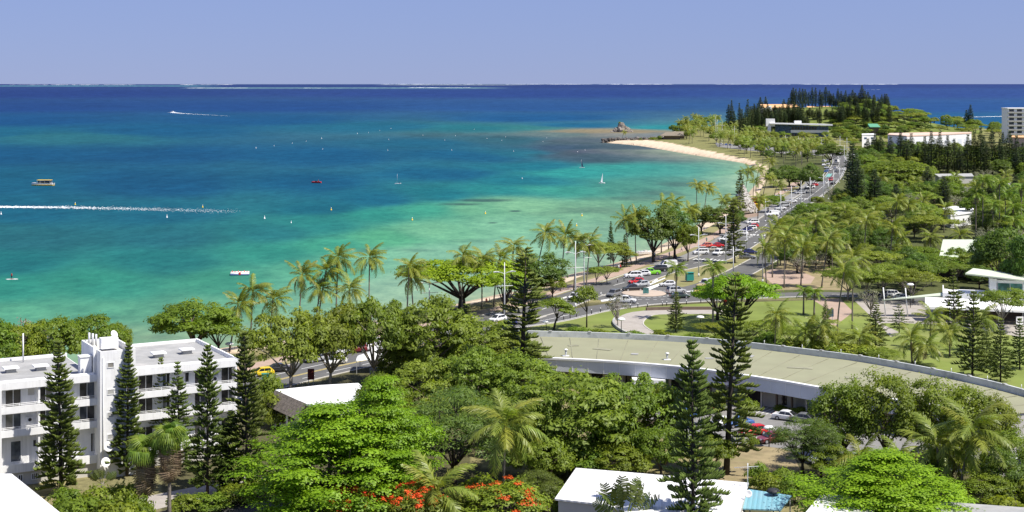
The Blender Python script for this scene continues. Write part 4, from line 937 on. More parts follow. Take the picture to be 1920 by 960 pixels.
wallstrip(ff, nf_, -.62, .1, 4.752, 5.05, 0, NB-1, 'roof_edge', 'white_paint', cb); wallstrip(ff, nf_, -.315, 2.6, 2.80, 2.95, 0, NB-1, 'soffit', 'concrete', cb)
for i in range(0, NB-1, 2):
    mt = ['wall_beige','wall_beige','concrete','wall_beige','wall_brown'][(i//2) % 5]
    w_ = wallstrip(ff, nf_, 2.3, 2.6, -.2, 2.8, i, i+2, 'wall_panel', 'wall_beige' if mt != 'concrete' else 'concrete', cb)
    a = ff[i]+nf_[i]*2.25; b = ff[i+1]+nf_[i+1]*2.25; c = (a+b)/2; an = math.atan2((b-a).y, (b-a).x)
    if mt == 'wall_brown': MB().box((c.x, c.y, 1.25), (2.2, .12, 2.5), an).build('door', 'dark_void', w_)
    elif (i//2) % 5 == 1: MB().box((c.x, c.y, 1.5), (.9, .12, 1.5), an).build('window', 'window_glass', w_)
    elif (i//2) % 5 == 3: MB().box((c.x, c.y, 1.4), (2.6, .12, 1.9), an).build('window', 'teal_glass', w_)
    q = ff[i]+nf_[i]*1.2; MB().box((q.x, q.y, 1.4), (.28, .28, 2.8), an).build('column', 'wall_brown' if i % 6 else 'wall_beige', cb)
for px, py in ((1251,674),(1061,667)):
    p = G(px, py, 5); m = MB(); m.tube([(p.x, p.y, 4.95), (p.x, p.y, 5.9)], .16, 8); v = m.build('roof_vent', 'steel', cb); m = MB(); m.lathe([(.0,.25),(.32,.1),(.34,0),(0,-.02)], 12, (p.x, p.y, 5.95)); m.build('cap', 'white_roof', v); m = MB(); m.box((p.x, p.y, 4.99), (1.1, .9, .06)); m.build('flashing', 'white_roof', v)
for k in range(9):
    i = 26+k*4
    if i < NB: q = fb[i]+nb_[i]*.2; m = MB(); m.tube([(q.x, q.y, 5.9), (q.x, q.y, 6.5)], .05, 6); m.build('vent_pipe', 'white_paint', cb)
for i_ in (0, NB-1):
    a, b = ff[i_]+nf_[i_]*.2, fb[i_]-nb_[i_]*.02; d_ = b-a; d_.z = 0; c_ = (a+b)/2; sg = 1 if i_ == 0 else -1; n_ = Vector((d_.y, -d_.x, 0)).normalized()*.2*sg
    MB().box((c_.x+n_.x, c_.y+n_.y, 2.35), (d_.length-.4, .3, 5.0), math.atan2(d_.y, d_.x)).build('end_wall', 'wall_beige', cb)
ec = empty('entrance_canopy', G(1216, 742)); m = MB(); m.b6(-2.6, 2.6, -1.2, 1.2, 2.1, 2.75); m.build('roof', 'white_roof', ec); tag(ec, 'white box canopy in front of the curved building wall', 'canopy')
for a in (-2.3, 2.3): MB().b6(a-.08, a+.08, -1.0, -.84, 0, 2.1).build('post', 'white_paint', ec)

# ------------------------------------------------------------------ simple buildings from traced roof corners
def bldg(name, label, roof_px, zr, th, roofmat, wallmat, z0=0.0, inset=.4, cat='building', wins=None, zs=None):
    "roof slab over traced corners (counter-clockwise from above), walls inset below; zs gives each corner its height"
    zz = zs if zs else [zr]*len(roof_px); pts = [G(x, y, z) for (x, y), z in zip(roof_px, zz)]
    ar = sum(pts[i].x*pts[(i+1) % len(pts)].y-pts[(i+1) % len(pts)].x*pts[i].y for i in range(len(pts)))
    if ar < 0: pts.reverse(); zz = list(reversed(zz))
    c = sum(pts, Vector())/len(pts); r = empty(name, (c.x, c.y, z0)); tag(r, label, cat)
    loc = [Vector((p.x-c.x, p.y-c.y, 0)) for p in pts]
    MB().prism([(p.x, p.y) for p in loc], [z-z0-th for z in zz], [z-z0 for z in zz]).build('roof', roofmat, r)
    if wallmat:
        wl = [(p.x*(1-inset/max(1, p.length)), p.y*(1-inset/max(1, p.length))) for p in loc]; MB().prism(wl, -.4, [z-z0-th-.003 for z in zz]).build('wall', wallmat, r)
        # windows on the walls that face the camera
        if wins:
            n = len(wl)
            for i in range(n):
                a, b = Vector(wl[i]), Vector(wl[(i+1) % n]); d = b-a; L = d.length; nr = Vector((d.y, -d.x)).normalized()
                if nr.y > -.15 or L < 3: continue
                hh = min(zz[i], zz[(i+1) % n])-z0-th; fl = wins.get('floors', 1); k = max(1, int(L/wins.get('pitch', 3.2)))
                for f_ in range(fl):
                    for j in range(k):
                        p = a+d*((j+.5)/k); zc = hh*(f_+.5)/fl; m = MB(); ang = math.atan2(d.y, d.x); ww = min(wins.get('w', 1.4), L/k*.75); wh = min(wins.get('h', 1.2), hh/fl*.6)
                        m.box((p.x+nr.x*.02, p.y+nr.y*.02, zc), (ww+.16, .08, wh+.16), ang); f2 = m.build('window', wins.get('frame', 'white_paint'), r)
                        MB().box((p.x+nr.x*.05, p.y+nr.y*.05, zc), (ww, .06, wh), ang).build('pane', wins.get('glass', 'window_glass'), f2)
    return r
house = bldg('house', 'white metal roofed house at the bottom with beige wall and windows', [(1080,877),(1270,893),(1404,905),(1380,985),(1240,985),(1137,946),(1040,935)], 5.0, .18, 'sheet_white', 'wall_beige', wins=dict(pitch=2.8, w=1.2, h=1.2))
bldg('carport', 'flat teal metal carport roof beside the white foreground roof', [(1404,917),(1485,929),(1464,956),(1382,953)], 3.4, .14, 'sheet_teal', None, cat='carport')
cp = bpy.data.objects['carport']; pc = [Vector(v.co) for v in cp.children[0].data.vertices][:4]
for p in pc: MB().box((p.x*.93, p.y*.93, 1.6), (.12,.12,3.2)).build('post', 'steel', cp)
bldg('house', 'white roof corner at the bottom left edge', [(-60,888),(22,888),(118,965),(118,1000),(-60,1000)], 6.0, .25, 'sheet_white', 'wall_beige')
bldg('house', 'white roof half hidden under the bottom right layered tree', [(1540,925),(1640,935),(1640,985),(1490,985)], 5.0, .2, 'sheet_white', 'wall_beige')
bldg('house', 'grey roof at the bottom right corner', [(1762,940),(1930,952),(1930,990),(1740,985)], 5.0, .2, 'roof_felt', 'wall_beige')
sh = bldg('pavilion_building', 'white flat roofed building with shingle eaves behind the bright layered tree', [(516,731),(600,722),(672,718),(690,735),(640,765),(574,757)], 5.0, .3, 'white_roof', 'wall_beige', wins=dict(pitch=3, w=2.0, h=1.5))
# shingle mansard along its left side, laid in courses of separate shingles
a0, a1 = G(516,733,4.9), G(574,758,4.9); dv = (a1-a0); nn = Vector((dv.y, -dv.x, 0)).normalized(); nn = nn if nn.x < 0 or nn.y < 0 else -nn; c0 = sh.location
sm = MB(); sm.box((0,0,0), (.50,.42,.05)); sme = sm.mesh('shingle', 'shingle'); an = math.atan2(dv.y, dv.x); rs = random.Random(4)
for row in range(6):
    nsh = int(dv.length/.56)
    for k in range(nsh):
        f = (k+.5+.5*(row % 2))/nsh
        if f > 1: continue
        p = a0+dv*f+nn*(.15+row*.26)-c0; o = put('shingle', sme, sh, (p.x, p.y, 4.85-row*.34+rs.uniform(-.015,.015))); o.rotation_euler = Matrix(((1,0,0),(0,1,0),(0,0,1))).to_euler()
        zax = (nn*.8+Vector((0,0,.6))).normalized(); xax = dv.normalized(); yax = zax.cross(xax); o.rotation_euler = Matrix((xax, yax, zax)).transposed().to_euler()
for f in (.12,.5,.9): p = a0+dv*f+nn*.5-c0; MB().box((p.x, p.y, 1.5), (.3,.3,3.0)).build('post', 'white_paint', sh)
tn = empty('canvas_tent', G(702,695)); m = MB(); vs = [(0,0,4.6)]; N = 16
for j, (rr, zz_) in enumerate(((.25,3.3),(.6,2.75),(1.0,2.4))):
    for k in range(N):
        t = 2*math.pi*k/N; sq = 1/max(abs(math.cos(t)), abs(math.sin(t))); vs.append((3.0*rr*math.cos(t)*sq**(.9), 3.0*rr*math.sin(t)*sq**.9, zz_-(.25 if j == 2 and k % 4 == 2 else 0)))
m.add(vs, [(0,1+k,1+(k+1) % N) for k in range(N)]+[(1+j*N+k, 1+(j+1)*N+k, 1+(j+1)*N+(k+1) % N, 1+j*N+(k+1) % N) for j in range(2) for k in range(N)], True); m.build('canopy', 'white_roof', tn)
for sx, sy in ((2.8,2.8),(-2.8,2.8),(2.8,-2.8),(-2.8,-2.8)): MB().box((sx,sy,1.15), (.1,.1,2.3)).build('pole', 'steel', tn)
tag(tn, 'peaked white canvas tent beside the road behind the trees', 'tent')
gw = empty('garden_wall', G(742,707)); m = MB(); m.box((0,0,.9), (9,.35,1.8), .35); m.build('wall', 'concrete', gw); tag(gw, 'low grey concrete wall behind the white tent', 'wall')

# ------------------------------------------------------------------ park pavilion at right
pvp = G(1740, 600); pv = empty('park_pavilion', (pvp.x, pvp.y, 0), R(-16)); s_ = S(600)
W_ = 26.0
m = MB(); m.b6(3.0, W_, 6.5, 14.5, 0, 4.3); m.build('wall', 'wall_brown', pv)
m = MB(); m.b6(3.0, W_+4, 2.0, 15, 4.3, 4.75); m.build('terrace', 'white_paint', pv); m = MB(); m.b6(3.0, W_+4, 1.95, 2.15, 4.75, 5.6); m.b6(3.0, 3.2, 2.15, 15, 4.75, 5.6); m.build('terrace_parapet', 'white_paint', pv)
vs = []; N = 10
for k in range(N+1):
    t = k/N; vs += [(-.6+(W_+4)*t, 1.9, 4.55), (-.6+(W_+4)*t, -2.2, 3.15+.12*math.sin(t*31)), (-.6+(W_+4)*t, -2.3, 2.7)]
m = MB(); m.add(vs, [(i*3+k, i*3+3+k, i*3+4+k, i*3+1+k) for i in range(N) for k in range(2)]); aw = m.build('awning', 'white_roof', pv); so_ = aw.modifiers.new('thick', 'SOLIDIFY'); so_.thickness = .06
for k in range(7): x = -.4+k*(W_+3)/6; m = MB(); m.tube([(x,-2.1,0),(x,-2.1,3.1)], .07, 8); m.build('post', 'steel', pv)
m = MB(); m.b6(12.6, 14.0, 5.0, 12, 4.75, 8.6); m.b6(14.0, 22.6, 9.5, 12, 4.75, 8.2); up_ = m.build('upper_room', 'white_paint', pv)
window(14.25, 19.2, 5.0, 7.7, 5.35, 2, parent=up_, glass='teal_glass'); m = MB(); m.b6(14.0, 22.6, 5.3, 5.5, 7.75, 8.3); m.b6(19.3, 19.7, 5.2, 5.5, 4.75, 7.75); m.b6(22.3, 22.5, 5.2, 5.4, 4.75, 7.9); m.build('lintel', 'white_paint', up_); MB().b6(19.75, 22.2, 9.2, 9.49, 4.8, 7.7).build('recess_wall', 'wall_beige', up_)
m = MB(); m.prism([(7.6,3.4),(26.6,4.2),(24.6,13.5),(9.4,13.5)], [9.45,7.75,8.0,9.4], [9.75,8.0,8.25,9.7]); m.build('roof', 'pale_green_roof', pv)
m = MB(); m.prism([(-9.5,2.4),(3.0,3.0),(3.0,7.6),(-8.2,4.0)], [3.4,4.6,4.6,3.4], [3.6,4.9,4.9,3.6]); m.build('entrance_roof', 'pale_green_roof', pv)
for a in ((-8.8,2.6),(-4.2,2.9)): m = MB(); m.tube([(a[0],a[1],0),(a[0]-.5,a[1],6.2)], .13, 8); m.build('mast', 'white_paint', pv)
for x in (24.2, 25.4): m = MB(); m.tube([(x,4.8,8.0),(x,4.8,9.7)], .09, 6); m.build('mast', 'white_paint', pv)
tag(pv, 'white park pavilion with long awning and glazed upper room', 'building')

# ------------------------------------------------------------------ buildings up the slope and far off
bldg('house', 'small white hipped house among trees below the royal palms', [(1756,392),(1782,404),(1822,398),(1826,390),(1790,386)], 4.4, .35, 'white_roof', 'white_paint', wins=dict(pitch=4, w=1.2, h=1.2))
bldg('hall', 'broad pale green roof among trees above the pavilion', [(1768,449),(1864,449),(1872,478),(1760,486)], 5.0, .3, 'pale_green_roof', 'wall_brown')
bldg('shed', 'low grey roofed shed behind the red car in the wood', [(1668,466),(1712,466),(1716,474),(1668,474)], 3.2, .25, 'concrete', 'wall_beige')
bldg('hall', 'long grey concrete block among trees on the wooded rise', [(1752,326),(1822,325),(1826,330),(1760,331)], 8.5, .4, 'concrete', 'wall_beige')
bldg('house', 'pale roof at the right edge above the royal palms', [(1886,342),(1925,342),(1925,350),(1880,350)], 6.0, .3, 'concrete', 'wall_beige')
pk = bldg('hotel_building', 'long pink and white low building behind columnar pines', [(1664,252),(1700,254.5),(1744,252.5),(1818,249),(1822,247.5),(1740,248),(1668,249.5)], 14.0, .8, 'pink_wall', 'white_paint', wins=dict(pitch=9, w=6.0, h=6.5, floors=1, glass='fascia_blue'))  # panes here are wall panels, the wall's bluish shade put into their colour
bldg('house', 'pale flat roofed wing left of the pink building', [(1616,252.5),(1642,252),(1642,250),(1616,250.5)], 10, .5, 'white_roof', 'white_paint', wins=dict(pitch=5, w=2.6, h=1.5, floors=2, glass='blue_glass'))
bldg('house', 'pink walled building with terracotta roof at the right edge', [(1896,257),(1935,258),(1935,254),(1898,254)], 12, .8, 'orange_roof', 'pink_wall', wins=dict(pitch=6, w=2, h=1.6, floors=2))
def slabtower(label, px0, px1, D, ztop, z0, floors, wallmat='white_paint'):
    w_ = (px1-px0)/F*D; x0 = (px0-960)/F*D; r = empty('apartment_tower', (x0, D, z0)); fh = (ztop-z0)/floors; tag(r, label, 'building')
    MB().b6(0, w_, 1.2, 16, 0, ztop-z0).build('wall', wallmat, r); MB().b6(-.4, w_+.4, 0, 16.4, ztop-z0+.003, ztop-z0+.8).build('roof', 'white_roof', r); MB().b6(w_*.72, w_, 4, 12, ztop-z0+.81, ztop-z0+5).build('lift_house', 'wall_beige', r)
    for f_ in range(floors):
        MB().b6(.1, w_, -.1, 1.19, f_*fh+.1, f_*fh+1.2).build('balcony', 'concrete', r)
        for k in range(4): a = w_*(k+.2)/4; m = MB(); m.b6(a, a+w_*.15, 1.1, 1.19, f_*fh+1.3, f_*fh+fh*.92); m.build('window', 'window_glass', r)
slabtower('grey white apartment tower cut by the right edge', 1890, 1950, 1250, 29, 0, 8)
# modern building with swept roof, mid distance
wg = empty('modern_building', PD(1440, 1330), R(-4), (1, 1, 1.34)); tag(wg, 'modern building with swept white wing roof and tall pylon', 'building'); q = 1330/F
m = MB(); m.prism([(1*q+6,0),(112*q,0),(112*q,16),(8,16)], 0, [10,9,9,10]); m.build('wall', 'blue_glass', wg)
m = MB(); m.prism([(1,-3),(112*q+3,-5),(112*q-2,18),(2,18)], [10.6,9.6,9.4,10.4], [11.3,10.6,10.4,11.1]); m.build('roof', 'white_roof', wg)
m = MB(); m.prism([(-1.8,-1),(6.0,-1),(6.0,3),(-1.8,3)], 9, 14.0); m.prism([(-.2,-.9),(2.6,-.9),(2.6,2.9),(-.2,2.9)], 0, 9); m.build('pylon', 'white_paint', wg)
MB().b6(24, 30, 4, 9, 11.0, 12.6).build('plant_room', 'white_paint', wg)
for f_ in range(2):
    MB().b6(20, 112*q, -.4, -.02, f_*4.6+.2, f_*4.6+2.0).build('spandrel', 'white_paint', wg)
    for k in range(9): a = 21+k*2.5; MB().b6(a, a+1.7, -.3, -.05, f_*4.6+2.2, f_*4.6+4.2).build('window', 'window_glass', wg)
hb = empty('hilltop_building', (PD(1428,1540).x, 1540, 18), R(2)); tag(hb, 'orange roofed low building on top of the hill', 'building'); q = 1540/F
for a, b, z in ((4,70,8.5),(92,134,6.5)):
    MB().b6(a*q, b*q, 0, 12, -4, z-1.4).build('wall', 'pink_wall', hb)
    m = MB(); m.prism([(a*q-1,-1.5),(b*q+1,-1.5),(b*q+1,13),(a*q-1,13)], z-1.4, [z-.8,z-.8,z+2.2,z+2.2]); m.build('roof', 'orange_roof', hb)
    for k in range(7): x = (a+(b-a)*(k+.5)/7)*q; MB().b6(x-.8, x+.8, -.08, -.003, 2.2, 4.8).build('window', 'window_glass', hb)
m = MB(); m.prism([(-4,-2),(10,-2),(10,8),(-4,8)], 2, [5.5,9,9,5.5]); m.build('stair_wing', 'white_paint', hb)
gk = empty('green_kiosk', PD(1640, 1330)); q = 1330/F; zk = ground_z(gk.location.x, 1330) if 'ground_z' in globals() else 0; gk.location.z = 8; tag(gk, 'kiosk with bright green roof at the foot of the hill', 'kiosk')
MB().b6(-8*q,8*q,0,7,-9,3.2).build('wall', 'wall_brown', gk); m = MB(); m.prism([(-10*q,-2),(10*q,-2),(9*q,8),(-9*q,8)], 3.2, [3.6,3.6,6.2,6.2]); m.build('roof', 'green_roof', gk)
for lab, px, py, w_ in (('thatched beach hut at the left end of the breakwater palms', 1260, 261.5, 22), ('second thatched beach hut behind the breakwater', 1273, 260, 14)):
    p = G(px, py); r = empty('beach_hut', p); m = MB(); m.b6(-w_*.32, w_*.32, -3, 3, 0, 3.2); m.build('wall', 'wall_brown', r); m = MB(); m.prism([(-w_/2,-5),(w_/2,-5),(w_/2,5),(-w_/2,5)], 3.2, 3.6); m.add([(-w_/2,-5,3.6),(w_/2,-5,3.6),(w_/2,5,3.6),(-w_/2,5,3.6),(-w_*.25,0,6.6),(w_*.25,0,6.6)], [(0,1,5,4),(1,2,5),(2,3,4,5),(3,0,4)]); m.build('roof', 'thatch', r); tag(r, lab, 'hut')
# pale cone (thatched hut) at the bay and the stalls beside it
rng = np.random.default_rng(8); p = G(1393, 404); cn = empty('conical_hut', p); Hc = 11.5; n = 2600; t_ = rng.random(n)**.75; aa = rng.random(n)*6.283; rad = (1-t_)*5.6+.3
C = np.stack([rad*np.cos(aa), rad*np.sin(aa), 1.6+t_*(Hc-1.6)], 1); Nn = np.stack([np.cos(aa), np.sin(aa), np.full(n, .5)], 1); Nn /= np.linalg.norm(Nn, axis=1, keepdims=True)
V, Fc, T_ = leaf_quads(C+Nn*.08*rng.normal(size=(n,1)), Nn, .75, .5, rng, rng.random(n), .3); mat_leaf('thatch_pale', (.24,.21,.19,1), (.60,.56,.53,1), .05)
put('thatch', np_mesh('thatch', V, Fc, ['thatch_pale'], T_), cn); m = MB(); m.lathe([(5.7,1.5),(3,6.2),(.2,Hc)], 20); m.build('roof_frame', 'thatch', cn); m = MB(); m.lathe([(4.2,-.2),(4.2,2.4)], 18); m.build('wall', 'wall_beige', cn); m = MB(); m.tube([(0,0,Hc-.3),(0,0,Hc+1.4)], [.15,.05], 6); m.build('finial', 'bark_pale', cn); tag(cn, 'pale shaggy conical thatched hut beside the bay', 'hut')
for lab, px, py, mt, zz_ in (('yellow stall panel beside the conical hut', 1418, 399, 'yellow_paint', 3.4),('red round topped stall sign beside the conical hut', 1413, 397, 'red_paint', 5.2),('dark stall cabin between hut and signs', 1409, 401, 'blue_paint', 3.6)):
    p = G(px, py); r = empty('stall', p); m = MB(); m.b6(-1.3,1.3,-.6,.6,.9,zz_); m.build('panel', mt, r); tag(r, lab, 'stall'); m = MB(); m.b6(-1.5,1.5,-.9,.9,zz_+.003,zz_+.2); m.build('roof', 'red_paint' if mt != 'yellow_paint' else 'yellow_paint', r)
    for a in (-1.2,1.2): MB().b6(a-.07,a+.07,-.07,.07,-.1,.9).build('leg', 'steel', r)
rw = empty('ramp_wall', G(1402,408)); m = MB(); m.box((0,0,.6),(16,.4,1.2), R(52)); m.build('wall', 'paving_pink', rw); tag(rw, 'low reddish ramp wall below the conical hut', 'wall')
# ------------------------------------------------------------------ vehicles
def loft(sections):
    "sections: list of (x, [(y,z)...half profile from bottom centre up to roof centre]) mirrored"
    m = MB(); vs = []; n = len(sections[0][1])
    for x, pr in sections:
        for (y, z) in pr: vs.append((x, y, z))
        for (y, z) in reversed(pr): vs.append((x, -y, z))
    k2 = 2*n; fs = []
    for i in range(len(sections)-1):
        for k in range(k2): fs.append((i*k2+k, i*k2+(k+1) % k2, (i+1)*k2+(k+1) % k2, (i+1)*k2+k))
    fs += [tuple(range(k2-1,-1,-1)), tuple((len(sections)-1)*k2+k for k in range(k2))]; m.add(vs, fs, False); return m
CARS = {}
def car_type(name, L, Wd, prof, wheel=.32, wb=(.19,.81), glass=(), bed=None):
    "prof: list of (x fraction, bonnet/belt z, roof z or None). Body below the belt, cabin above, glazing as proud panels"
    h = Wd/2; secs = []
    for fx, zb in prof['body']: secs.append(((fx-.5)*L, [(h*.86,.20),(h*.97,.34),(h,.58),(h*.98,zb*.93),(h*.90,zb)]))
    m = loft(secs)
    cab = prof['cab']; secs = []
    for fx, zr, iw in cab: zb = prof['belt']; secs.append(((fx-.5)*L, [(h*.90,zb-.06),(h*.88,zb+.02),(h*(iw+.04),zb+(zr-zb)*.6),(h*iw,zr*.985),(h*iw*.85,zr)]))
    m2 = loft(secs); o = len(m.v); m.v += m2.v; m.f += [tuple(i+o for i in f) for f in m2.f]; m.m += m2.m; m.smooth += m2.smooth
    if bed: m.b6((bed[0]-.5)*L, (bed[1]-.5)*L, -h*.82, h*.82, .55, .6)
    body = m.mesh('body', 'car_white'); zb = prof['belt']; zr = prof['roof']; gl = []
    for gx0, gx1, rx0, rx1 in prof['side']:
        for sg in (-1, 1):
            m = MB(); y0, y1 = h*.905*sg, h*(prof['iw']+.05)*sg; a = [((gx0-.5)*L, y0, zb+.03), ((gx1-.5)*L, y0, zb+.03), ((rx1-.5)*L, y1, zr-.14), ((rx0-.5)*L, y1, zr-.14)]; b = [(x, y-.05*sg, z) for x, y, z in a]
            m.add(a+b, [(0,1,2,3),(7,6,5,4),(0,4,5,1),(1,5,6,2),(2,6,7,3),(3,7,4,0)]); gl.append(('side_window', m.mesh('side_window', 'car_glass')))
    for nm, (x0, x1) in (('windscreen', prof['ws']), ('rear_window', prof['rw'])):
        m = MB(); w0, w1 = h*.80, h*prof['iw']*.88; sg = 1 if x1 > x0 else -1
        a = [((x0-.5)*L-.03*sg, -w0, zb+.04), ((x0-.5)*L-.03*sg, w0, zb+.04), ((x1-.5)*L-.03*sg, w1, zr-.05), ((x1-.5)*L-.03*sg, -w1, zr-.05)]; b = [(x+.06*sg, y, z-.05) for x, y, z in a]
        m.add(a+b, [(0,1,2,3),(7,6,5,4),(0,4,5,1),(1,5,6,2),(2,6,7,3),(3,7,4,0)]); gl.append((nm, m.mesh(nm, 'car_glass')))
    for sg in (-1, 1):
        gl.append(('headlight', MB().box((-.5*L+.10, sg*h*.68, .62), (.22,.34,.16)).mesh('headlight', 'headlight'))); gl.append(('taillight', MB().box((.5*L-.06, sg*h*.76, .74), (.16,.2,.26)).mesh('taillight', 'taillight')))
    gl.append(('bumper', MB().box((-.5*L+.02, 0, .33), (.14, Wd*.82, .2)).mesh('bumper', 'rubber')))
    CARS[name] = (body, gl, L, Wd, wheel, wb)
car_type('hatch', 4.0, 1.74, dict(body=[(0,.55),(.03,.70),(.24,.86),(.6,.90),(.97,.92),(1,.75)], cab=[(.22,.92,.86),(.42,1.42,.74),(.6,1.49,.74),(.86,1.42,.74),(.985,.95,.84)], belt=.88, roof=1.48, iw=.74, side=[(.30,.56,.42,.56),(.58,.86,.58,.82)], ws=(.22,.42), rw=(.985,.86)))
car_type('sedan', 4.6, 1.78, dict(body=[(0,.52),(.03,.68),(.26,.84),(.6,.88),(.84,.92),(.98,.88),(1,.7)], cab=[(.26,.88,.86),(.43,1.36,.73),(.58,1.43,.73),(.72,1.38,.73),(.87,.93,.84)], belt=.86, roof=1.42, iw=.73, side=[(.32,.54,.42,.54),(.56,.78,.56,.71)], ws=(.26,.43), rw=(.87,.72)))
car_type('suv', 4.6, 1.86, dict(body=[(0,.65),(.03,.86),(.24,1.02),(.6,1.04),(.97,1.05),(1,.85)], cab=[(.23,1.06,.88),(.37,1.62,.78),(.55,1.74,.78),(.93,1.68,.78),(.99,1.08,.86)], belt=1.02, roof=1.72, iw=.78, side=[(.29,.50,.38,.50),(.52,.71,.52,.71),(.73,.92,.73,.89)], ws=(.23,.37), rw=(.99,.93)), wheel=.38)
car_type('pickup', 5.1, 1.82, dict(body=[(0,.65),(.03,.88),(.24,1.02),(.6,1.04),(.98,1.04),(1,.85)], cab=[(.23,1.06,.88),(.34,1.60,.78),(.46,1.74,.78),(.60,1.70,.78),(.645,1.08,.86)], belt=1.02, roof=1.72, iw=.78, side=[(.28,.43,.35,.43),(.45,.60,.45,.585)], ws=(.23,.34), rw=(.645,.60)), wheel=.38, bed=(.67,.97))
car_type('van', 5.2, 1.95, dict(body=[(0,.6),(.03,.95),(.16,1.15),(.6,1.2),(.98,1.2),(1,.9)], cab=[(.14,1.2,.88),(.28,2.0,.84),(.45,2.2,.84),(.96,2.2,.84),(.995,1.25,.88)], belt=1.15, roof=2.18, iw=.84, side=[(.21,.38,.29,.38)], ws=(.14,.28), rw=(.995,.97)), wheel=.36)
WH = {}
def wheel_mesh(r):
    k = round(r, 2)
    if k not in WH:
        m = MB(); m.tube([(0,-.10,0),(0,.10,0)], r, 16); t = m.mesh('tyre', 'rubber'); m = MB(); m.tube([(0,-.115,0),(0,.115,0)], r*.62, 12); WH[k] = (t, m.mesh('rim', 'hub'))
    return WH[k]
CN = dict(hatch='hatchback', sedan='saloon car', suv='off-roader', pickup='pickup', van='van')
NC = {'white':'white','silver':'silver','grey':'dark grey','black':'black','red':'red','dark_red':'dark red','coral':'coral','lime':'lime green','gold':'gold','yellow':'yellow','blue':'blue','navy':'navy blue','green':'dark green','beige':'beige','teal':'dark teal'}
CARLIST = []
def car(kind, colr, px, py, head, zone, parts=True):
    body, gl, L, Wd, wr_, wb = CARS[kind]; p = G(px, py); r = empty('parked_car' if zone.startswith(('parked','in the car park')) else 'car', (p.x, p.y, .045), R(head)+math.pi)
    put('body', body, r, mat='car_'+colr)
    for nm, me in gl: put(nm, me, r)
    ty, ri = wheel_mesh(wr_)
    for fx in wb:
        for sg in (-1, 1):
            w_ = put('wheel', ty, r, ((fx-.5)*L, sg*(Wd/2-.09), wr_))
            if parts: put('rim', ri, w_)
    CARLIST.append((r, NC[colr], CN[kind], zone, px))
Z = 'parked nose in beside the beach near the roundabout'
for a in (('suv','white',1187,521,190),('hatch','white',1205,517,190),('pickup','lime',1220,515,190),('suv','black',1235,509,190),('van','white',1252,503,190)): car(*a, Z)
Z = 'driving at the roundabout'
for a in (('hatch','red',1193,532,205),('hatch','silver',1203,537,215),('pickup','black',1187,546,195),('suv','grey',1151,556,240),('pickup','white',1172,568,350),('hatch','white',1252,537,186),('suv','silver',1268,550,20),('sedan','green',1274,559,10),('van','gold',1313,551,250),('suv','white',1326,535,62)): car(*a, Z)
Z = 'parked in the bays past the crosswalk'
for a in (('suv','white',1314,477,190),('sedan','beige',1336,471,190),('hatch','coral',1324,464,192),('sedan','red',1343,464,186),('sedan','black',1354,459,190),('suv','white',1360,452,190),('hatch','white',1391,441,192),('hatch','navy',1400,434,195),('suv','white',1406,432,195),('hatch','red',1411,427,200),('suv','white',1411,420,192)): car(*a, Z)
car('suv','white',1347,478,237,'driving towards the crosswalk'); car('suv','silver',1388,472,240,'driving towards the crosswalk')
car('sedan','grey',1401,485,352,'parked at the side road'); car('hatch','navy',1407,476,352,'parked at the side road')
Z = 'parked along the beach beyond the conical hut'
for k, (c, px, py) in enumerate((('white',1447,405),('silver',1457,398),('white',1463,393),('silver',1470,388),('beige',1476,384),('white',1452,401),('silver',1500,364),('white',1505,361),('black',1512,357),('white',1519,353),('red',1526,349),('white',1484,380))): car(('van' if k == 0 else ('suv','hatch','sedan')[k % 3]), c, px, py, 195, Z, False)
car('suv','white',1495,398,243,'driving before the conical hut'); car('suv','silver',1533,395,20,'parked right of the road by the round bush'); car('suv','navy',1520,400,20,'parked right of the road by the round bush')
Z = 'on the far stretch of the road'
for k, (c, px, py) in enumerate((('white',1547,345),('red',1558,339),('black',1562,346),('blue',1549,323),('white',1555,320),('silver',1549,316),('white',1567,316),('grey',1569,323),('white',1545,311),('white',1553,309),('white',1545,304),('silver',1552,302))): car(('hatch','suv','sedan')[k % 3], c, px, py, 243 if k % 2 else 63, Z, False)
car('van','white',1570,305,60,'on the far stretch of the road beside the car park', False)
wr2 = random.Random(3)
for k in range(16): car(('hatch','suv','sedan')[k % 3], wr2.choice(['white','white','silver','white','blue']), 1344+k*9+wr2.uniform(-2,2), 271+k*.6, 75, 'parked in the far car park behind the palms', False)
for k, (c, px, py) in enumerate((('white',1604,292),('silver',1612,290),('white',1620,296),('blue',1609,305),('white',1626,288),('white',1600,310))): car(('hatch','suv')[k % 2], c, px, py, 20, 'parked in the far car park right of the road', False)
Z = 'on the road behind the forked trees'
for a in (('hatch','yellow',491,705,205),('sedan','black',518,697,205),('sedan','silver',592,678,225),('hatch','white',629,683,222),('suv','dark_red',664,661,205),('van','white',690,657,205),('sedan','white',641,664,222),('suv','white',706,652,205),('hatch','black',606,670,210)): car(*a, Z)
car('hatch','white',933,603,228,'by the road below the beach lamp mast'); car('hatch','navy',953,613,230,'by the road below the beach lamp mast'); car('hatch','white',1077,561,245,'driving before the beach trees')
Z = 'in the car park before the curved building'
for a in (('hatch','red',1412,816,205),('sedan','dark_red',1447,829,205),('sedan','blue',1384,800,205),('suv','red',1343,768,260),('sedan','white',1478,788,330),('sedan','grey',1512,793,330),('sedan','white',1355,800,205),('hatch','blue',1280,785,205),('sedan','white',1545,868,200),('sedan','silver',1580,874,200),('hatch','white',1615,872,200),('hatch','white',1660,866,200),('suv','white',1690,872,200),('hatch','red',1720,868,200)): car(*a, Z)
car('sedan','white',1893,878,200,'in the car park at the right edge'); car('hatch','navy',1915,876,200,'in the car park at the right edge')
car('hatch','teal',556,985,10,'on the shaded lane at the bottom edge')
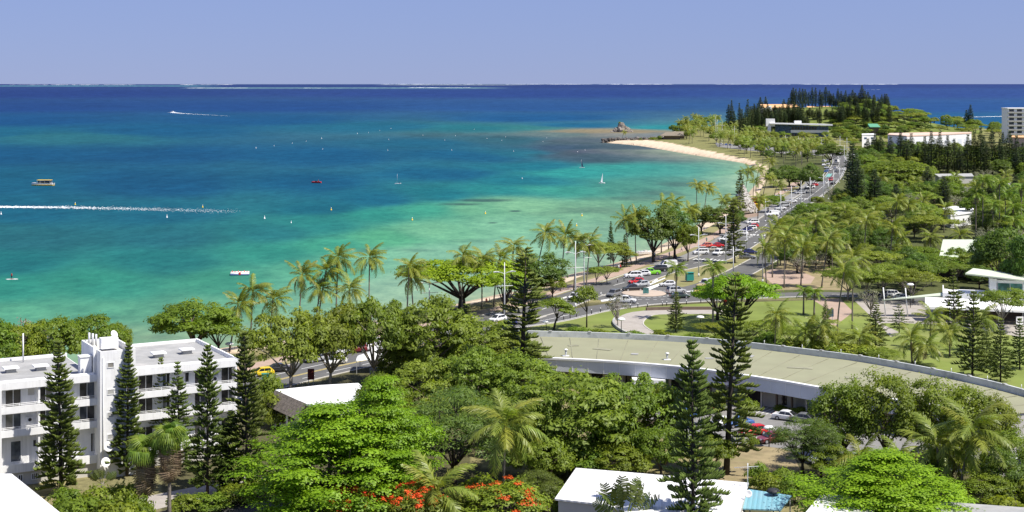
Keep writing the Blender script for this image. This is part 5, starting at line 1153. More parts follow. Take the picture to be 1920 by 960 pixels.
for a in (('hatch','red',1676,497,200),('sedan','silver',1661,498,200)): car(*a, 'parked in the wood above the umbrella trees')
for a in (('suv','white',1674,557,20),('sedan','white',1692,562,20),('sedan','navy',1632,556,20)): car(*a, 'parked left of the pavilion')
bk = {}
for r, c, k, z, px in CARLIST: bk.setdefault((c, k, z), []).append((px, r))
def ordn(n): return 'first second third fourth fifth sixth seventh eighth ninth tenth eleventh twelfth'.split()[n]
for (c, k, z), lst in bk.items():
    lst.sort(key=lambda t: t[0])
    for i, (px, r) in enumerate(lst): tag(r, f"{c} {k} {z}"+(f", {ordn(i)} from left" if len(lst) > 1 else ''), 'van' if k == 'van' else ('pickup' if k == 'pickup' else 'car'), 'cars '+z)

# ------------------------------------------------------------------ lamps, bollards, signs
def lamp_meshes():
    m = MB(); m.tube([(0,0,-.2),(0,0,6),(0,0,13)], [.17,.13,.08], 8); m.tube([(0,0,0),(0,0,.9)], .22, 8); pole = m.mesh('pole', 'pole_paint')
    m = MB(); m.tube([(-2.0,0,0),(2.0,0,0)], .06, 6); bar = m.mesh('crossbar', 'pole_paint')
    m = MB(); m.tube([(0,0,0),(.6,0,.35),(1.3,0,.5)], [.06,.05,.05], 6); arm = m.mesh('arm', 'pole_paint')
    m = MB(); m.add([(0,-.16,.1),(0,.16,.1),(1.25,.2,.06),(1.25,-.2,.06),(0,-.12,-.1),(0,.12,-.1),(1.2,.16,-.1),(1.2,-.16,-.1),(.6,-.26,.16),(.6,.26,.16)], [(0,8,9,1),(8,3,2,9),(4,5,6,7),(0,4,7,3,8),(1,9,2,6,5),(0,1,5,4),(3,7,6,2)]); head = m.mesh('lamp_head', 'white_roof')
    return pole, bar, arm, head
LP, LBAR, LARM, LHEAD = lamp_meshes(); LAMPS = []
def lamp(px, pyb, pyt, zone, single=False, rz=0.3):
    p = G(px, pyb); h = (pyb-pyt)/S(pyb); r = empty('street_lamp', p, rz); put('pole', LP, r).scale = (1,1,h/13)
    if not single: put('crossbar', LBAR, r, (0,0,h*.6))
    for sg in ((1,) if single else (1,-1)):
        a = put('arm', LARM, r, (0,0,h*.80)); a.rotation_euler = (0,0,0 if sg > 0 else math.pi); put('lamp_head', LHEAD, a, (1.2,0,.5))
    LAMPS.append((px, r, zone))
for a in ((805,592,520),(946,602,492),(1079,577,452),(1095,544,443)): lamp(*a, 'on the beach side of the road')
for a in ((1310,519,425),(1361,494,403),(1400,473,425),(1430,530,441)): lamp(*a, 'between the roundabout and the crosswalk')
lamp(1375, 519, 462, 'beside the side road', True)
for a in ((1435,416,371),(1464,411,358),(1484,403,349),(1502,406,339),(1519,392,332),(1544,371,326),(1553,374,336),(1563,361,319),(1574,343,313),(1581,338,315),(1590,332,283),(1583,320,272)): lamp(*a, 'along the road beyond the conical hut')
for a in ((1342,262,217),(1354,266,229),(1377,272,236),(1345,258,225),(1473,283,253),(1497,285,256),(1540,287,258),(1575,300,255),(1588,305,258)): lamp(*a, 'in the far car park before the hill')
bz = {}
for px, r, z in LAMPS: bz.setdefault(z, []).append((px, r))
for z, lst in bz.items():
    lst.sort(key=lambda t: t[0])
    for i, (px, r) in enumerate(lst): tag(r, ('tall pale street lamp ' if z[0] != 'besid' else '')+z+(f", {ordn(i)} from left" if len(lst) > 1 else ''), 'lamp', 'street lamps '+z)
def park_lamp(px, pyb, pyt, label):
    p = G(px, pyb); h = (pyb-pyt)/S(pyb); r = empty('park_lamp', p); m = MB(); m.tube([(0,0,-.1),(0,0,h-.3)], [.08,.06], 8); m.build('post', 'black_iron', r); m = MB(); m.lathe([(0,-.1),(.5,-.05),(.78,.1),(.8,.2),(.55,.42),(0,.5)], 18, (0,0,h-.35)); m.build('shade', 'black_iron' if px == 1450 else 'white_roof', r); tag(r, label, 'lamp', 'park lamps')
park_lamp(1313,630,593,'park lamp with white disc shade on the roundabout lawn'); park_lamp(1165,623,597,'park lamp beside the curving footpath wall'); park_lamp(1024,619,602,'park lamp at the left tip of the triangular lawn'); park_lamp(1707,577,532,'park lamp with white disc left of the pavilion'); park_lamp(1442,838-0,800,'park lamp between the red cars and the dry slope'); park_lamp(1450,985,918,'dark post lamp in front of the teal carport'); park_lamp(430,668,643,'white globe park lamp on the beach by the first palm')
bm_ = MB(); bm_.tube([(0,0,-.1),(0,0,.85)], .10, 8); BOL = bm_.mesh('post', 'black_iron'); bm_ = MB(); bm_.lathe([(.11,0),(.11,.1),(0,.18)], 8); BCAP = bm_.mesh('cap', 'white_roof')
for i, (px, py) in enumerate(((1045,602.5),(1057,600),(1069,597),(1081,594.5),(1109,588.5),(1126,585.5),(1182,578.5),(1196,577),(1214,576),(1242,573.8),(1250,573.2),(1287,570.5),(1158,530),(1170,527),(1314,567.5),(1340,566))):
    r = empty('bollard', G(px, py)); put('post', BOL, r); put('cap', BCAP, r, (0,0,.85)); tag(r, f"small black bollard along the lower road kerb, {ordn(i) if i < 12 else ['13th','14th','15th','16th'][i-12]} in its line", 'bollard', 'bollards along the kerb')
def board(name, label, px, py, w_, h, mat, legs=.5, cat='sign', z=.05):
    r = empty(name, G(px, py), .15); m = MB(); m.box((0,0,legs+h/2), (w_,.14,h)); m.build('panel', mat, r)
    for a in (-w_*.35, w_*.35): MB().box((a,0,legs/2+.05), (.1,.1,legs+.1)).build('leg', 'steel', r)
    tag(r, label, cat); return r
board('notice_board', 'teal glass notice board on the roundabout island', 1211, 554, 1.4, 1.3, 'teal_glass', .5); board('notice_board', 'maroon advertising panel under the forked roadside trees', 583, 722, 1.1, 1.8, 'maroon', .9)
board('notice_board', 'blue topped notice board beside the brick path', 1557, 601, 1.4, 1.6, 'blue_glass', .8); board('notice_board', 'pale panel by the right edge of the pavilion lawn', 1912, 612, 1.6, 1.8, 'white_paint', .2)
def bin_(label, px, py, s=1.0):
    r = empty('waste_bin', G(px, py)); m = MB(); m.box((0,0,.75*s), (1.1*s,.9*s,1.1*s), .2, .92); m.build('body', 'teal_paint', r); m = MB(); m.box((0,0,1.36*s), (1.2*s,1.0*s,.12), .2); m.build('lid', 'teal_paint', r)
    for a in (-.4,.4): MB().box((a*s,0,.1*s), (.12,.5,.2*s), .2).build('foot', 'steel', r)
    tag(r, label, 'bin')
bin_('green waste bin beside the yellow car', 497, 716); bin_('wide teal bin shelter on the grass median', 1293, 528, 1.7)
# flag
fp = G(1344, 600); fl = empty('flagpole', fp); m = MB(); m.tube([(0,0,-.2),(0,0,6.8)], [.07,.04], 8); m.build('pole', 'white_paint', fl); tag(fl, 'white flagpole flying a blue white red tricolour', 'flagpole')
for k, mt in enumerate(('navy_flag','white_paint','red_paint')):
    if mt == 'navy_flag' and mt not in MAT: mat_plain('navy_flag', (.03,.045,.20,1), .8, .1, 2)
    vs = []; fs = []; nx, nz = 5, 6
    for i in range(nx):
        for j in range(nz):
            u = (k+i/(nx-1))/3*2.6; v = j/(nz-1)*1.9; vs.append((.05+u*.8, .18*math.sin(u*3.2+v), 6.7-v-u*.62))
    for i in range(nx-1):
        for j in range(nz-1): fs.append((i*nz+j, (i+1)*nz+j, (i+1)*nz+j+1, i*nz+j+1))
    m = MB(); m.add(vs, fs, True); o = m.build('flag_band', mt, fl); sm_ = o.modifiers.new('t', 'SOLIDIFY'); sm_.thickness = .02
an_ = empty('tv_antenna', G(1401, 930, 5)); an_.location = G(1402, 912, 5); m = MB(); m.tube([(0,0,-.2),(0,0,2.6)], .05, 6); m.build('mast', 'steel', an_); m = MB(); m.tube([(-1.5,0,2.1),(1.2,0,2.25)], .03, 5)
for k in range(9): m.tube([(-1.4+k*.3,-.4,2.1),(-1.4+k*.3,.4,2.1)], .015, 4)
m.build('aerial', 'steel', an_); tag(an_, 'thin television aerial on the right end of the white foreground roof', 'antenna')
dd = dish(None, tuple(G(1403, 926, 5.6)), .42, (R(70),0,R(-10))); tag(dd, 'white satellite dish at the corner of the white foreground roof', 'dish')
# ------------------------------------------------------------------ on the water
def at_sea(px, py): return G(px, py, SEA)
bm_ = MB(); bm_.lathe([(0,-.3),(.5,-.25),(.62,.1),(.45,.5),(.22,.75),(.2,1.3),(0,1.45)], 10); BU = {'white': bm_.mesh('float', 'white_roof'), 'yellow': bm_.mesh('float', 'yellow_paint')}; bm_ = MB(); bm_.lathe([(.14,1.3),(.3,1.45),(.3,1.75),(0,1.95)], 8); BT = bm_.mesh('topmark', 'white_paint')
BUOY = [(480,278,1),(514,274,0),(548,269,0),(574,265,0),(603,260,1),(605,280,0),(670,251,1),(691,249,0),(712,245,0),(733,241,1),(727,282,0),(729,262,0),(793,254,0),(834,263,0),(847,282,0),(854,255,0),(889,243,0),(913,260,0),(941,264,0),(948,257,0),(963,284,0),(1018,266,0),(1025,259,0),(1083,285,0),(1097,282,0),(313,408,1),(496,410,1),(380,389,2),(621,394,2),(141,384,2),(2,402,1),(773,413,2),(910,401,2),(1081,424,2),(1091,405,2),(546,418,0),(979,335,0)]
for i, (px, py, t) in enumerate(sorted(BUOY)):
    r = empty('buoy', at_sea(px, py), 0, ((.42,)*3 if t == 0 else (.58,)*3)); put('float', BU['yellow' if t == 2 else 'white'], r); put('topmark', BT, r)
    tag(r, f"{'yellow' if t == 2 else 'white'} {'small ' if t == 0 else ''}buoy on the bay, {ordinal_(i+1) if 'ordinal_' in globals() else str(i+1)+('th' if 10 <= (i+1) % 100 <= 20 else {1:'st',2:'nd',3:'rd'}.get((i+1) % 10,'th'))} from left", 'buoy', 'buoys on the bay')
def hull(L, W, H, mat, parent, n=9, name='hull'):
    vs = []; fs = []
    for i in range(n):
        t = i/(n-1); x = (t-.5)*L; w_ = W/2*(1-max(0,(t-.55)/.45)**2.2)*(.92 if t < .1 else 1); sh_ = H*(1+.35*max(0,t-.5))
        vs += [(x,-w_,sh_),(x,-w_*.8,.1),(x,0,-.35),(x,w_*.8,.1),(x,w_,sh_)]
    for i in range(n-1):
        for k in range(4): fs.append((i*5+k, i*5+k+1, i*5+k+6, i*5+k+5))
        fs.append((i*5+4, i*5, i*5+5, i*5+9))
    fs.append((4,3,2,1,0)); m = MB(); m.add(vs, fs); return m.build(name, mat, parent)
r = empty('ferry_boat', at_sea(80, 348), R(176)); tag(r, 'white passenger boat with yellow sunroof anchored at left', 'boat'); hull(11.5,3.4,1.3,'white_roof',r); hull(11.6,3.44,.45,'yellow_paint',r,name='hull_stripe'); MB().b6(-4.2,2.0,-1.3,1.3,1.3,2.5).build('cabin','window_glass',r); MB().b6(-4.6,2.6,-1.55,1.55,2.75,2.95).build('roof','yellow_paint',r); MB().b6(-4.5,-1.2,-1.56,1.56,2.5,2.74).build('awning','blue_paint',r); MB().b6(-5.9,-5.4,-.4,.4,.2,1.5).build('outboard_motor','black_iron',r)
for a in (-4.3,-1.5,.8,2.3):
    for b in (-1.45,1.45): MB().b6(a-.05,a+.05,b-.05,b+.05,1.2,2.75).build('post','steel',r)
r = empty('dinghy', at_sea(593,343), R(170)); tag(r, 'small red dinghy with a person in mid bay', 'boat'); hull(5.2,2.0,.7,'red_paint',r); MB().b6(-.5,.6,-.5,.5,.5,1.1).build('console','rubber',r); m = MB(); m.tube([(-1.2,0,.5),(-1.2,0,1.2),(-1.2,0,1.7)], [.25,.24,.13], 8); m.build('rider','maroon',r)
def sail_boat(px, py, label, dark):
    r = empty('sailing_dinghy', at_sea(px, py), R(200 if dark else 20)); r.scale = (.8,)*3; hull(4.2,1.5,.5,'white_roof',r); m = MB(); m.tube([(.4,0,.2),(.4,0,6.5)], .05, 6); m.build('mast','steel',r)
    if dark != 2: m = MB(); m.add([(.38,.0,.9),(-.9,.25,1.0),(-.5,.35,3.0),(.38,0,6.3),(.34,.03,.9),(-.9,.29,1.0),(-.5,.39,3.0),(.34,.03,6.3)], [(0,1,2,3),(7,6,5,4),(0,4,5,1),(1,5,6,2),(2,6,7,3)]); m.build('sail', 'navy_cloth' if dark else 'white_paint', r)
    m = MB(); m.tube([(-.9,.3,.4),(-.9,.35,1.0),(-.9,.35,1.45)], [.24,.22,.12], 8); m.build('sailor','navy_cloth',r); tag(r, label, 'sailing dinghy')
sail_boat(746,345,'small sailing dinghy with bare mast in mid bay',2); sail_boat(1129,344,'sailing dinghy with pale sail nearest the beach',0); sail_boat(1091,315,'windsurfer with dark narrow sail by the reef',1)
r = empty('inflatable_raft', at_sea(450,515), R(8)); m = MB(); L_, W2 = 3.1, 1.6
r.scale = (.8,.8,.8); tag(r, 'white inflatable raft with red and blue trim moored off the palms', 'raft')
for b in (-W2, W2): m.tube([(-L_,b,.45),(L_,b,.45)], .5, 10)
m.build('tube','white_roof',r); MB().b6(-L_,L_,-W2+.1,W2-.1,.5,.85).build('deck','coral_deck' if 'coral_deck' in MAT else 'pink_wall',r); MB().b6(-.35,.35,-W2-.56,-W2-.3,.2,1.0).build('step','red_paint',r); MB().b6(-L_,L_,-W2-.54,-W2-.46,.12,.4).build('stripe','blue_paint',r)
for k in range(6): m = MB(); m.tube([(-2.6+k,.9*(-1)**k,.8),(-2.6+k,.9*(-1)**k,1.35)], [.14,.1], 6); m.build('handle','red_paint',r)
def wake(name, label, pts, w0, w1, n, seed, fade=1.0):
    rng = np.random.default_rng(seed); P = [at_sea(*p) for p in pts]; L = np.cumsum([0]+[(b-a).length for a, b in zip(P[:-1], P[1:])]); t = rng.random(n)**(2.8); d = t*L[-1]; C = np.zeros((n,3))
    for i in range(n):
        j = min(len(P)-2, int(np.searchsorted(L, d[i])-1)); j = max(0, j); q = P[j].lerp(P[j+1], (d[i]-L[j])/(L[j+1]-L[j])); C[i] = q
    wd = w0+(w1-w0)*t; C[:, 0] += rng.normal(size=n)*2.5; C[:, 1] += rng.normal(size=n)*wd*.5; C[:, 2] = SEA+.05+.03*rng.random(n)
    Nn = np.tile(np.array([0,0,1.0]), (n,1))+.12*rng.normal(size=(n,3)); Nn /= np.linalg.norm(Nn, axis=1, keepdims=True)
    sz = (1.0-.6*t)*fade; V, Fc, T_ = leaf_quads(C, Nn, 1.0*sz[:, None], 0.55*sz[:, None], rng, rng.random(n)); o = put(name, np_mesh(name, V, Fc, ['foam'], T_)); tag(o, label, 'wake', kind='stuff')
wake('wake', 'long white boat wake crossing the bay at left', [(-30,388),(120,389),(300,393),(440,397)], 3.5, 10, 6500, 1, .75)
wake('wake', 'thin white wake trailing the far speedboat at left', [(323,211),(345,213),(380,215),(430,217.5)], 4, 7, 4000, 2, 1.2); wake('wake', 'white wake behind the speedboat near the right edge', [(1886,218),(1820,219.5),(1760,221)], 8, 12, 3000, 3, 1.6); wake('wake', 'faint wake right of the hill pines', [(1650,168),(1615,168.3)], 30, 40, 700, 4, 3)
for lab, px, py in (('far white speedboat ahead of a thin wake at left',324,211),('white speedboat near the right edge',1886,218)):
    r = empty('speedboat', at_sea(px, py), R(172 if px < 900 else 5)); hull(8,2.8,1.2,'white_roof',r); MB().b6(-1.6,1.2,-1.0,1.0,1.2,2.5).build('cabin','white_paint',r); MB().b6(-1.2,1.25,-1.02,1.02,1.6,2.1).build('window','window_glass',r); tag(r, lab, 'boat')
# surf on the outer reef
rng = np.random.default_rng(6); V_, F_, o_ = [], [], 0
for x0, x1, py, dens, hh in ((100,180,158.9,70,9),(190,250,158.9,50,8),(340,440,158.7,80,9),(20,90,159.0,40,6),(720,900,157.9,120,16),(950,1110,157.9,130,16),(1120,1260,157.9,110,18),(1330,1480,157.9,60,12),(1500,1680,157.9,150,18),(350,465,165.0,90,2.2),(770,880,164.2,80,2.4),(560,610,165.2,20,1.6)):
    for k in range(int(dens*.55)):
        px = rng.uniform(x0, x1); p = at_sea(px, py+rng.normal()*.12); w_ = p.y/F*rng.uniform(3,9); h_ = hh*rng.uniform(.05,.42); dp = h_*3
        V_ += [(p.x-w_,p.y-dp,SEA),(p.x+w_,p.y-dp,SEA),(p.x+w_*.7,p.y,SEA+h_),(p.x-w_*.7,p.y,SEA+h_*.8),(p.x+w_,p.y+dp,SEA),(p.x-w_,p.y+dp,SEA)]; F_ += [[o_,o_+1,o_+2,o_+3],[o_+3,o_+2,o_+4,o_+5]]; o_ += 6
tag(put('surf', np_mesh('surf', np.array(V_), np.array(F_), ['foam'])), 'white surf breaking on the outer reef along the horizon', 'surf', kind='stuff')
# rock islet and breakwater
def rock_mesh(seed, sx, sy, sz, mat, sub=3, amp=.35):
    bm = bmesh.new(); bmesh.ops.create_icosphere(bm, subdivisions=sub, radius=1); rg = np.random.default_rng(seed); o1 = rg.random(3)*50
    for v in bm.verts:
        c = np.array(v.co); n = float(vnoise(np.array([c[0]*1.8+o1[0]]), np.array([c[1]*1.8+c[2]*2.3+o1[1]]), seed, 3)[0])-.5; v.co = Vector(c*(1+n*amp*2))
    for v in bm.verts: v.co = Vector((v.co.x*sx, v.co.y*sy, v.co.z*sz))
    me = bpy.data.meshes.new('rock'); bm.to_mesh(me); bm.free(); me.materials.append(MAT[mat]); return me
ri = empty('rock_islet', at_sea(1165, 247.5), 0, (.82,.82,.95)); tag(ri, 'rugged pale rock stack on the reef off the point', 'rock')
for k, (x, z, sx, sz) in enumerate(((0,2.5,6.5,8),(-6,0.5,5,4.5),(6,1.0,6.5,4.5),(1.5,6.5,3.2,4.6),(-11,-.4,4,2),(11,-.3,5,2))): put('boulder', rock_mesh(40+k, sx, sx*.9, sz, 'rock'), ri, (x,(k % 3-1)*2,z))
for k in range(3): o = put('shrub', KIND['shrub'][0][2][1][1], ri, (-2+2*k,-1,8.5-k)); o.scale = (1.3,)*3
rb_ = [rock_mesh(60+k, 1, 1, .8, 'rock_dark', 1, .5) for k in range(5)]
V_, F_, o_ = [], [], 0; rg = np.random.default_rng(12)
for k in range(420):
    f = rg.random(); p = at_sea(1129+f*122, 267.3-f*3.0+rg.normal()*.25); s1 = rg.uniform(.8,1.9); me = rb_[k % 5]; n = len(me.vertices); v = np.zeros(n*3, np.float32); me.vertices.foreach_get('co', v); v = v.reshape(-1,3); a = rg.random()*6.28; c_, s2 = math.cos(a), math.sin(a)
    v = np.stack([v[:,0]*c_-v[:,1]*s2, v[:,0]*s2+v[:,1]*c_, v[:,2]], 1)*s1+np.array([p.x, p.y, SEA+rg.uniform(.2,3.2)]); f_ = np.array([list(q.vertices) for q in me.polygons]); V_.append(v); F_.append(f_+o_); o_ += n
tag(put('breakwater', np_mesh('breakwater', np.concatenate(V_), np.concatenate(F_), ['rock_dark'])), 'dark boulder breakwater at the end of the far beach', 'breakwater', kind='stuff')
palm('coco', 'alone on the breakwater', 1169.5, 262, 244, None, False, size=.8); T('shrub', 'on the breakwater', 1199, 262, 258, 8); T('shrub', 'on the breakwater', 1225, 262.5, 257, 16); T('shrub', 'on the breakwater', 1236, 262, 254, 9)
# ------------------------------------------------------------------ people
def person_mesh(pose):
    V = {'pelvis':(0,0,.95),'chest':(0,0,1.32),'neck':(0,0,1.5),'head':(0,.02,1.62),'crown':(0,.01,1.74),'ls':(.17,0,1.43),'le':(.24,.02,1.17),'lh':(.25,.10,.93),'rs':(-.17,0,1.43),'re':(-.25,.0,1.17),'rh':(-.26,.06,.93),
         'lhip':(.09,0,.90),'lk':(.11,.04,.50),'la':(.11,0,.08),'lt':(.12,.15,.03),'rhip':(-.09,0,.90),'rk':(-.11,.04,.50),'ra':(-.11,-.02,.08),'rt':(-.12,.13,.03)}
    if pose == 'walk': V.update(lk=(.11,.22,.52),la=(.11,.25,.10),lt=(.11,.40,.06),rk=(-.11,-.05,.50),ra=(-.11,-.30,.14),rt=(-.11,-.18,.04),lh=(.24,-.18,.98),rh=(-.24,.25,1.0))
    if pose == 'sit': V.update({k:(x,y,z-.80) for k,(x,y,z) in V.items() if z > .85}); V.update(lk=(.14,.42,.40),la=(.14,.75,.08),lt=(.14,.85,.10),rk=(-.14,.42,.36),ra=(-.14,.78,.07),rt=(-.14,.88,.1))
    rad = dict(pelvis=.15,chest=.155,neck=.06,head=.105,crown=.07,ls=.065,le=.045,lh=.035,rs=.065,re=.045,rh=.035,lhip=.095,lk=.06,la=.04,lt=.035,rhip=.095,rk=.06,ra=.04,rt=.035)
    E = [('pelvis','chest'),('chest','neck'),('neck','head'),('head','crown'),('chest','ls'),('ls','le'),('le','lh'),('chest','rs'),('rs','re'),('re','rh'),('pelvis','lhip'),('lhip','lk'),('lk','la'),('la','lt'),('pelvis','rhip'),('rhip','rk'),('rk','ra'),('ra','rt')]
    ks = list(V); me = bpy.data.meshes.new('p'); me.from_pydata([V[k] for k in ks], [(ks.index(a), ks.index(b)) for a, b in E], []); o = bpy.data.objects.new('p', me); COL.objects.link(o); o.modifiers.new('s', 'SKIN')
    for i, k in enumerate(ks): me.skin_vertices[0].data[i].radius = (rad[k],)*2; me.skin_vertices[0].data[i].use_root = (k == 'pelvis')
    ss = o.modifiers.new('u', 'SUBSURF'); ss.levels = 1; ss.render_levels = 1; dg = bpy.context.evaluated_depsgraph_get(); nm = bpy.data.meshes.new_from_object(o.evaluated_get(dg)); bpy.data.objects.remove(o)
    nm.materials.clear()
    for k in ('skin','white_paint','navy_cloth','hair'): nm.materials.append(MAT[k])
    dz = -.80 if pose == 'sit' else 0
    for p in nm.polygons:
        c = p.center; z = c.z-dz if pose == 'sit' and c.y < .3 else c.z
        p.material_index = 3 if z > 1.66 else (0 if z > 1.49 or abs(c.x) > .235 else (1 if z > .98 else (2 if z > .45 or pose == 'sit' else 0))); p.use_smooth = True
    return nm
PM = {k: person_mesh(k) for k in ('stand','walk','sit')}
CLN = ['white','red','dark clothes','yellow','teal','maroon']; prp = random.Random(31); EXTRA = []
for k in range(22):
    q = prom[int(len(prom)*(0.30+0.66*k/22))]; ox = prp.uniform(-4,9); px_, py_ = 960+(q.x-ox*.55)/(q.y+ox*.45)*F, HOR+F*CAMZ/(q.y+ox*.45); sh_ = prp.randrange(6)
    EXTRA.append((px_, py_, prp.choice(['walk','stand','walk']), sh_, 2, f"person in {CLN[sh_]} on the beach promenade, {['first','second','third','fourth','fifth','sixth','seventh','eighth','ninth','tenth','eleventh','twelfth','13th','14th','15th','16th','17th','18th','19th','20th','21st','22nd'][k]} from left"))
EXTRA = tuple(EXTRA)
SH = ['white_paint','red_paint','navy_cloth','yellow_paint','teal_paint','maroon']
for i, (px, py, pose, shirt, tr_, lab) in enumerate(((1688,594,'walk',0,2,'person in white shirt walking on the path before the pavilion'),(1263,489,'stand',5,2,'person in maroon top standing near the white van'),(1268,489,'stand',2,2,'person in dark clothes standing near the white van'),(912,566,'sit',1,5,'person in red sitting on the sand under the beach trees'),(918,566,'sit',0,2,'person in white sitting on the sand under the beach trees'),(1305,293,'walk',2,2,'person in dark clothes walking the far beach'),(1296,281,'walk',0,2,'person in white walking the far beach'),(1188,273,'stand',2,1,'person standing in the shallows below the breakwater'),(1160,508,'walk',0,2,'person in white walking below the beach bushes'),(1163,507,'walk',1,2,'person in red walking below the beach bushes'),(1228,484,'stand',0,2,'person in white by the heavy limbed tree'),(1325,455,'walk',4,2,'person in teal on the promenade lawn'),(1339,452,'stand',0,2,'person in white on the promenade lawn'),(22,524,'stand',1,2,'person in red standing on a paddle board at the left edge'))+EXTRA):
    p = G(px, py, SEA+.15 if px == 22 else 0) if py > 300 else G(px, py, -.9); r = put('person', PM[pose], None, p, (0,0,R((i*67) % 360)))
    for sl_, mt in ((1, SH[shirt]), (2, SH[tr_])): r.material_slots[sl_].link = 'OBJECT'; r.material_slots[sl_].material = MAT[mt]
    tag(r, lab, 'person')
r = empty('paddle_board', at_sea(22,524), .2); m = MB(); m.prism([(-1.6,0),(-1.2,-.35),(.9,-.38),(1.6,0),(.9,.38),(-1.2,.35)], .02, .14); m.build('board','white_roof',r); MB().b6(-.5,.5,-.2,.2,.141,.15).build('deck_pad','coral_deck' if 'coral_deck' in MAT else 'red_paint',r); tag(r, 'white paddle board under the person in red at the left edge', 'board')
r = empty('beached_boat', G(1209, 476, -1)); r.rotation_euler = (0,0,R(200)); hull(5.5,1.9,.8,'white_roof',r); tag(r, 'small white boat drawn up on the sand behind the dark trees', 'boat'); MB().b6(-.8,.2,-.6,.6,.6,1.1).build('seat','wall_beige',r)
# ------------------------------------------------------------------ planting list (photo column, base row, top row, width)
# foreground pines
Z = 'in front of the white apartment block'
for a in ((115,925,640,92),(238,893,645,72),(303,868,671,58),(337,890,680,62),(389,930,647,76),(465,922,622,92)): T('pine', Z, *a)
T('pine', 'leaning behind the bright layered tree', 428, 925, 770, 70, lean=0.06)
T('pine', 'standing in front of the white foreground roof', 1300, 1045, 638, 112)
T('pine_open', 'beside the car park and red cars', 1362, 890, 512, 90, lean=0.035)
T('pine_open', 'beside the left end of the curved roof', 977, 748, 463, 88)
T('pine', 'sunk in the olive trees left of the curved roof', 877, 706, 570, 70)
T('pine_young', 'on the roundabout lawn', 1267, 623, 545, 36)
for a in ((1641,654,567,48),(1790,622,502,46),(1823,706,545,70),(1876,716,597,52),(1912,692,595,44),(1548,604,563,18),(1850,690,620,40)): T('pine_young', 'on the lawn behind the curved roof', *a)
T('pine_star', 'on the lawn before the pavilion', 1686, 629, 570, 44)
T('pine', 'by the beach promenade', 1171, 500, 440, 20); T('pine', 'by the beach promenade', 1145, 492, 415, 17)
T('pine_open', 'by the road crossing near the red cars', 1377, 493, 372, 34); T('pine_open', 'beside the pale cone', 1387, 408, 318, 20)
# foreground broadleaves
T('almond', 'below the white building with shingle eaves', 618, 985, 752, 315, var=0); T('almond', 'below the white building with shingle eaves', 712, 960, 703, 215, var=1)
T('almond', 'in the bottom right beside the teal roof', 1660, 1012, 842, 300, var=1)
T('feather', 'right of the bright layered tree', 850, 915, 722, 230); T('feather', 'left of the white foreground roof', 1010, 965, 880, 110)
Z = 'behind the white foreground roof'
T('mango', Z, 1075, 885, 685, 235, var=0); T('mango', Z, 1180, 880, 700, 180, var=1); T('mango', Z, 1010, 888, 730, 120, var=2); T('green', Z, 1245, 868, 722, 90)
Z = 'along the near side of the road'
for a in ((545,742,574,150),(618,735,566,140),(700,728,552,140)): T('olive', Z, *a)
Z = 'massed left of the curved roof'
for a in ((768,722,598,100),(805,722,552,160),(905,712,588,150),(960,722,622,110)): T('mango', Z, *a)
for a in ((800,790,668,140),(890,790,648,140),(975,790,655,130)): T('mango', 'second row left of the curved roof', *a)
for a in ((500,770,690,60),(520,800,730,70)): T('shrub', 'around the white building with shingle eaves', *a)
Z = 'on the shore behind the white apartment block'
for a in ((-20,735,600,120),(40,722,605,110),(105,716,592,110),(170,706,588,120),(212,690,603,70)): T('green', Z, *a)
T('pale_shrub', 'on the shore behind the white apartment block', 52, 715, 592, 90)
T('green', 'reaching over the water beside the first palms', 365, 668, 563, 150); T('green', 'reaching over the water beside the first palms', 410, 668, 580, 90)
for a in ((655,640,556,70),): T('yellow_shrub', 'at the beach below the palms', *a)
T('banyan', 'beside the beach lamp masts', 866, 580, 484, 178, var=0); T('banyan', 'behind the ragged pine by the road', 945, 590, 505, 70, var=1)
T('dark', 'by the beach, right of the tall ragged pine', 1010, 560, 472, 100); T('green', 'by the road, next to the dark beach tree', 1036, 562, 512, 54); T('dark', 'by the beach, right of the tall ragged pine', 985, 560, 490, 60)
for a in ((1122,508,454,70),(1150,505,452,56),(1175,500,468,44),(1138,533,499,44),(1118,534,500,36)): T('acacia', 'between the beach and the roundabout', *a)
T('small', 'on the triangular lawn by the lower road', 1038, 619, 558, 68, lean=0.12); T('small', 'on the triangular lawn by the lower road', 1100, 614, 535, 50); T('sparse', 'on the triangular lawn by the lower road', 1158, 615, 552, 52)
T('dark', 'with heavy limbs beside the beach', 1225, 492, 385, 90, var=0); T('dark', 'with heavy limbs beside the beach', 1265, 485, 385, 80, var=1); T('green', 'at the roadside right of the white van', 1290, 490, 420, 44)
for a in ((1315,438,384,60),(1350,440,385,66),(1382,430,392,40)): T('dark', 'before the pale cone', *a)
T('banyan', 'behind the tricolour flag', 1385, 618, 514, 130, var=1); T('banyan', 'behind the tricolour flag', 1345, 600, 530, 80, var=0)
for a in ((1590,562,500,84),(1655,560,494,96),(1712,568,506,84),(1625,560,510,70)): T('acacia', 'over the parked cars left of the pavilion', *a)
T('sparse', 'on the lawn left of the pavilion', 1633, 592, 540, 60); T('acacia', 'overhanging the pavilion canopy', 1880, 620, 540, 110); 
for a in ((1735,505,462,70),(1770,500,470,60),(1700,500,458,70)): T('green', 'behind the pavilion', *a)
for a in ((1880,560,425,110),(1925,590,440,90),(1850,520,440,70)): T('dark', 'at the right edge behind the pavilion', *a)
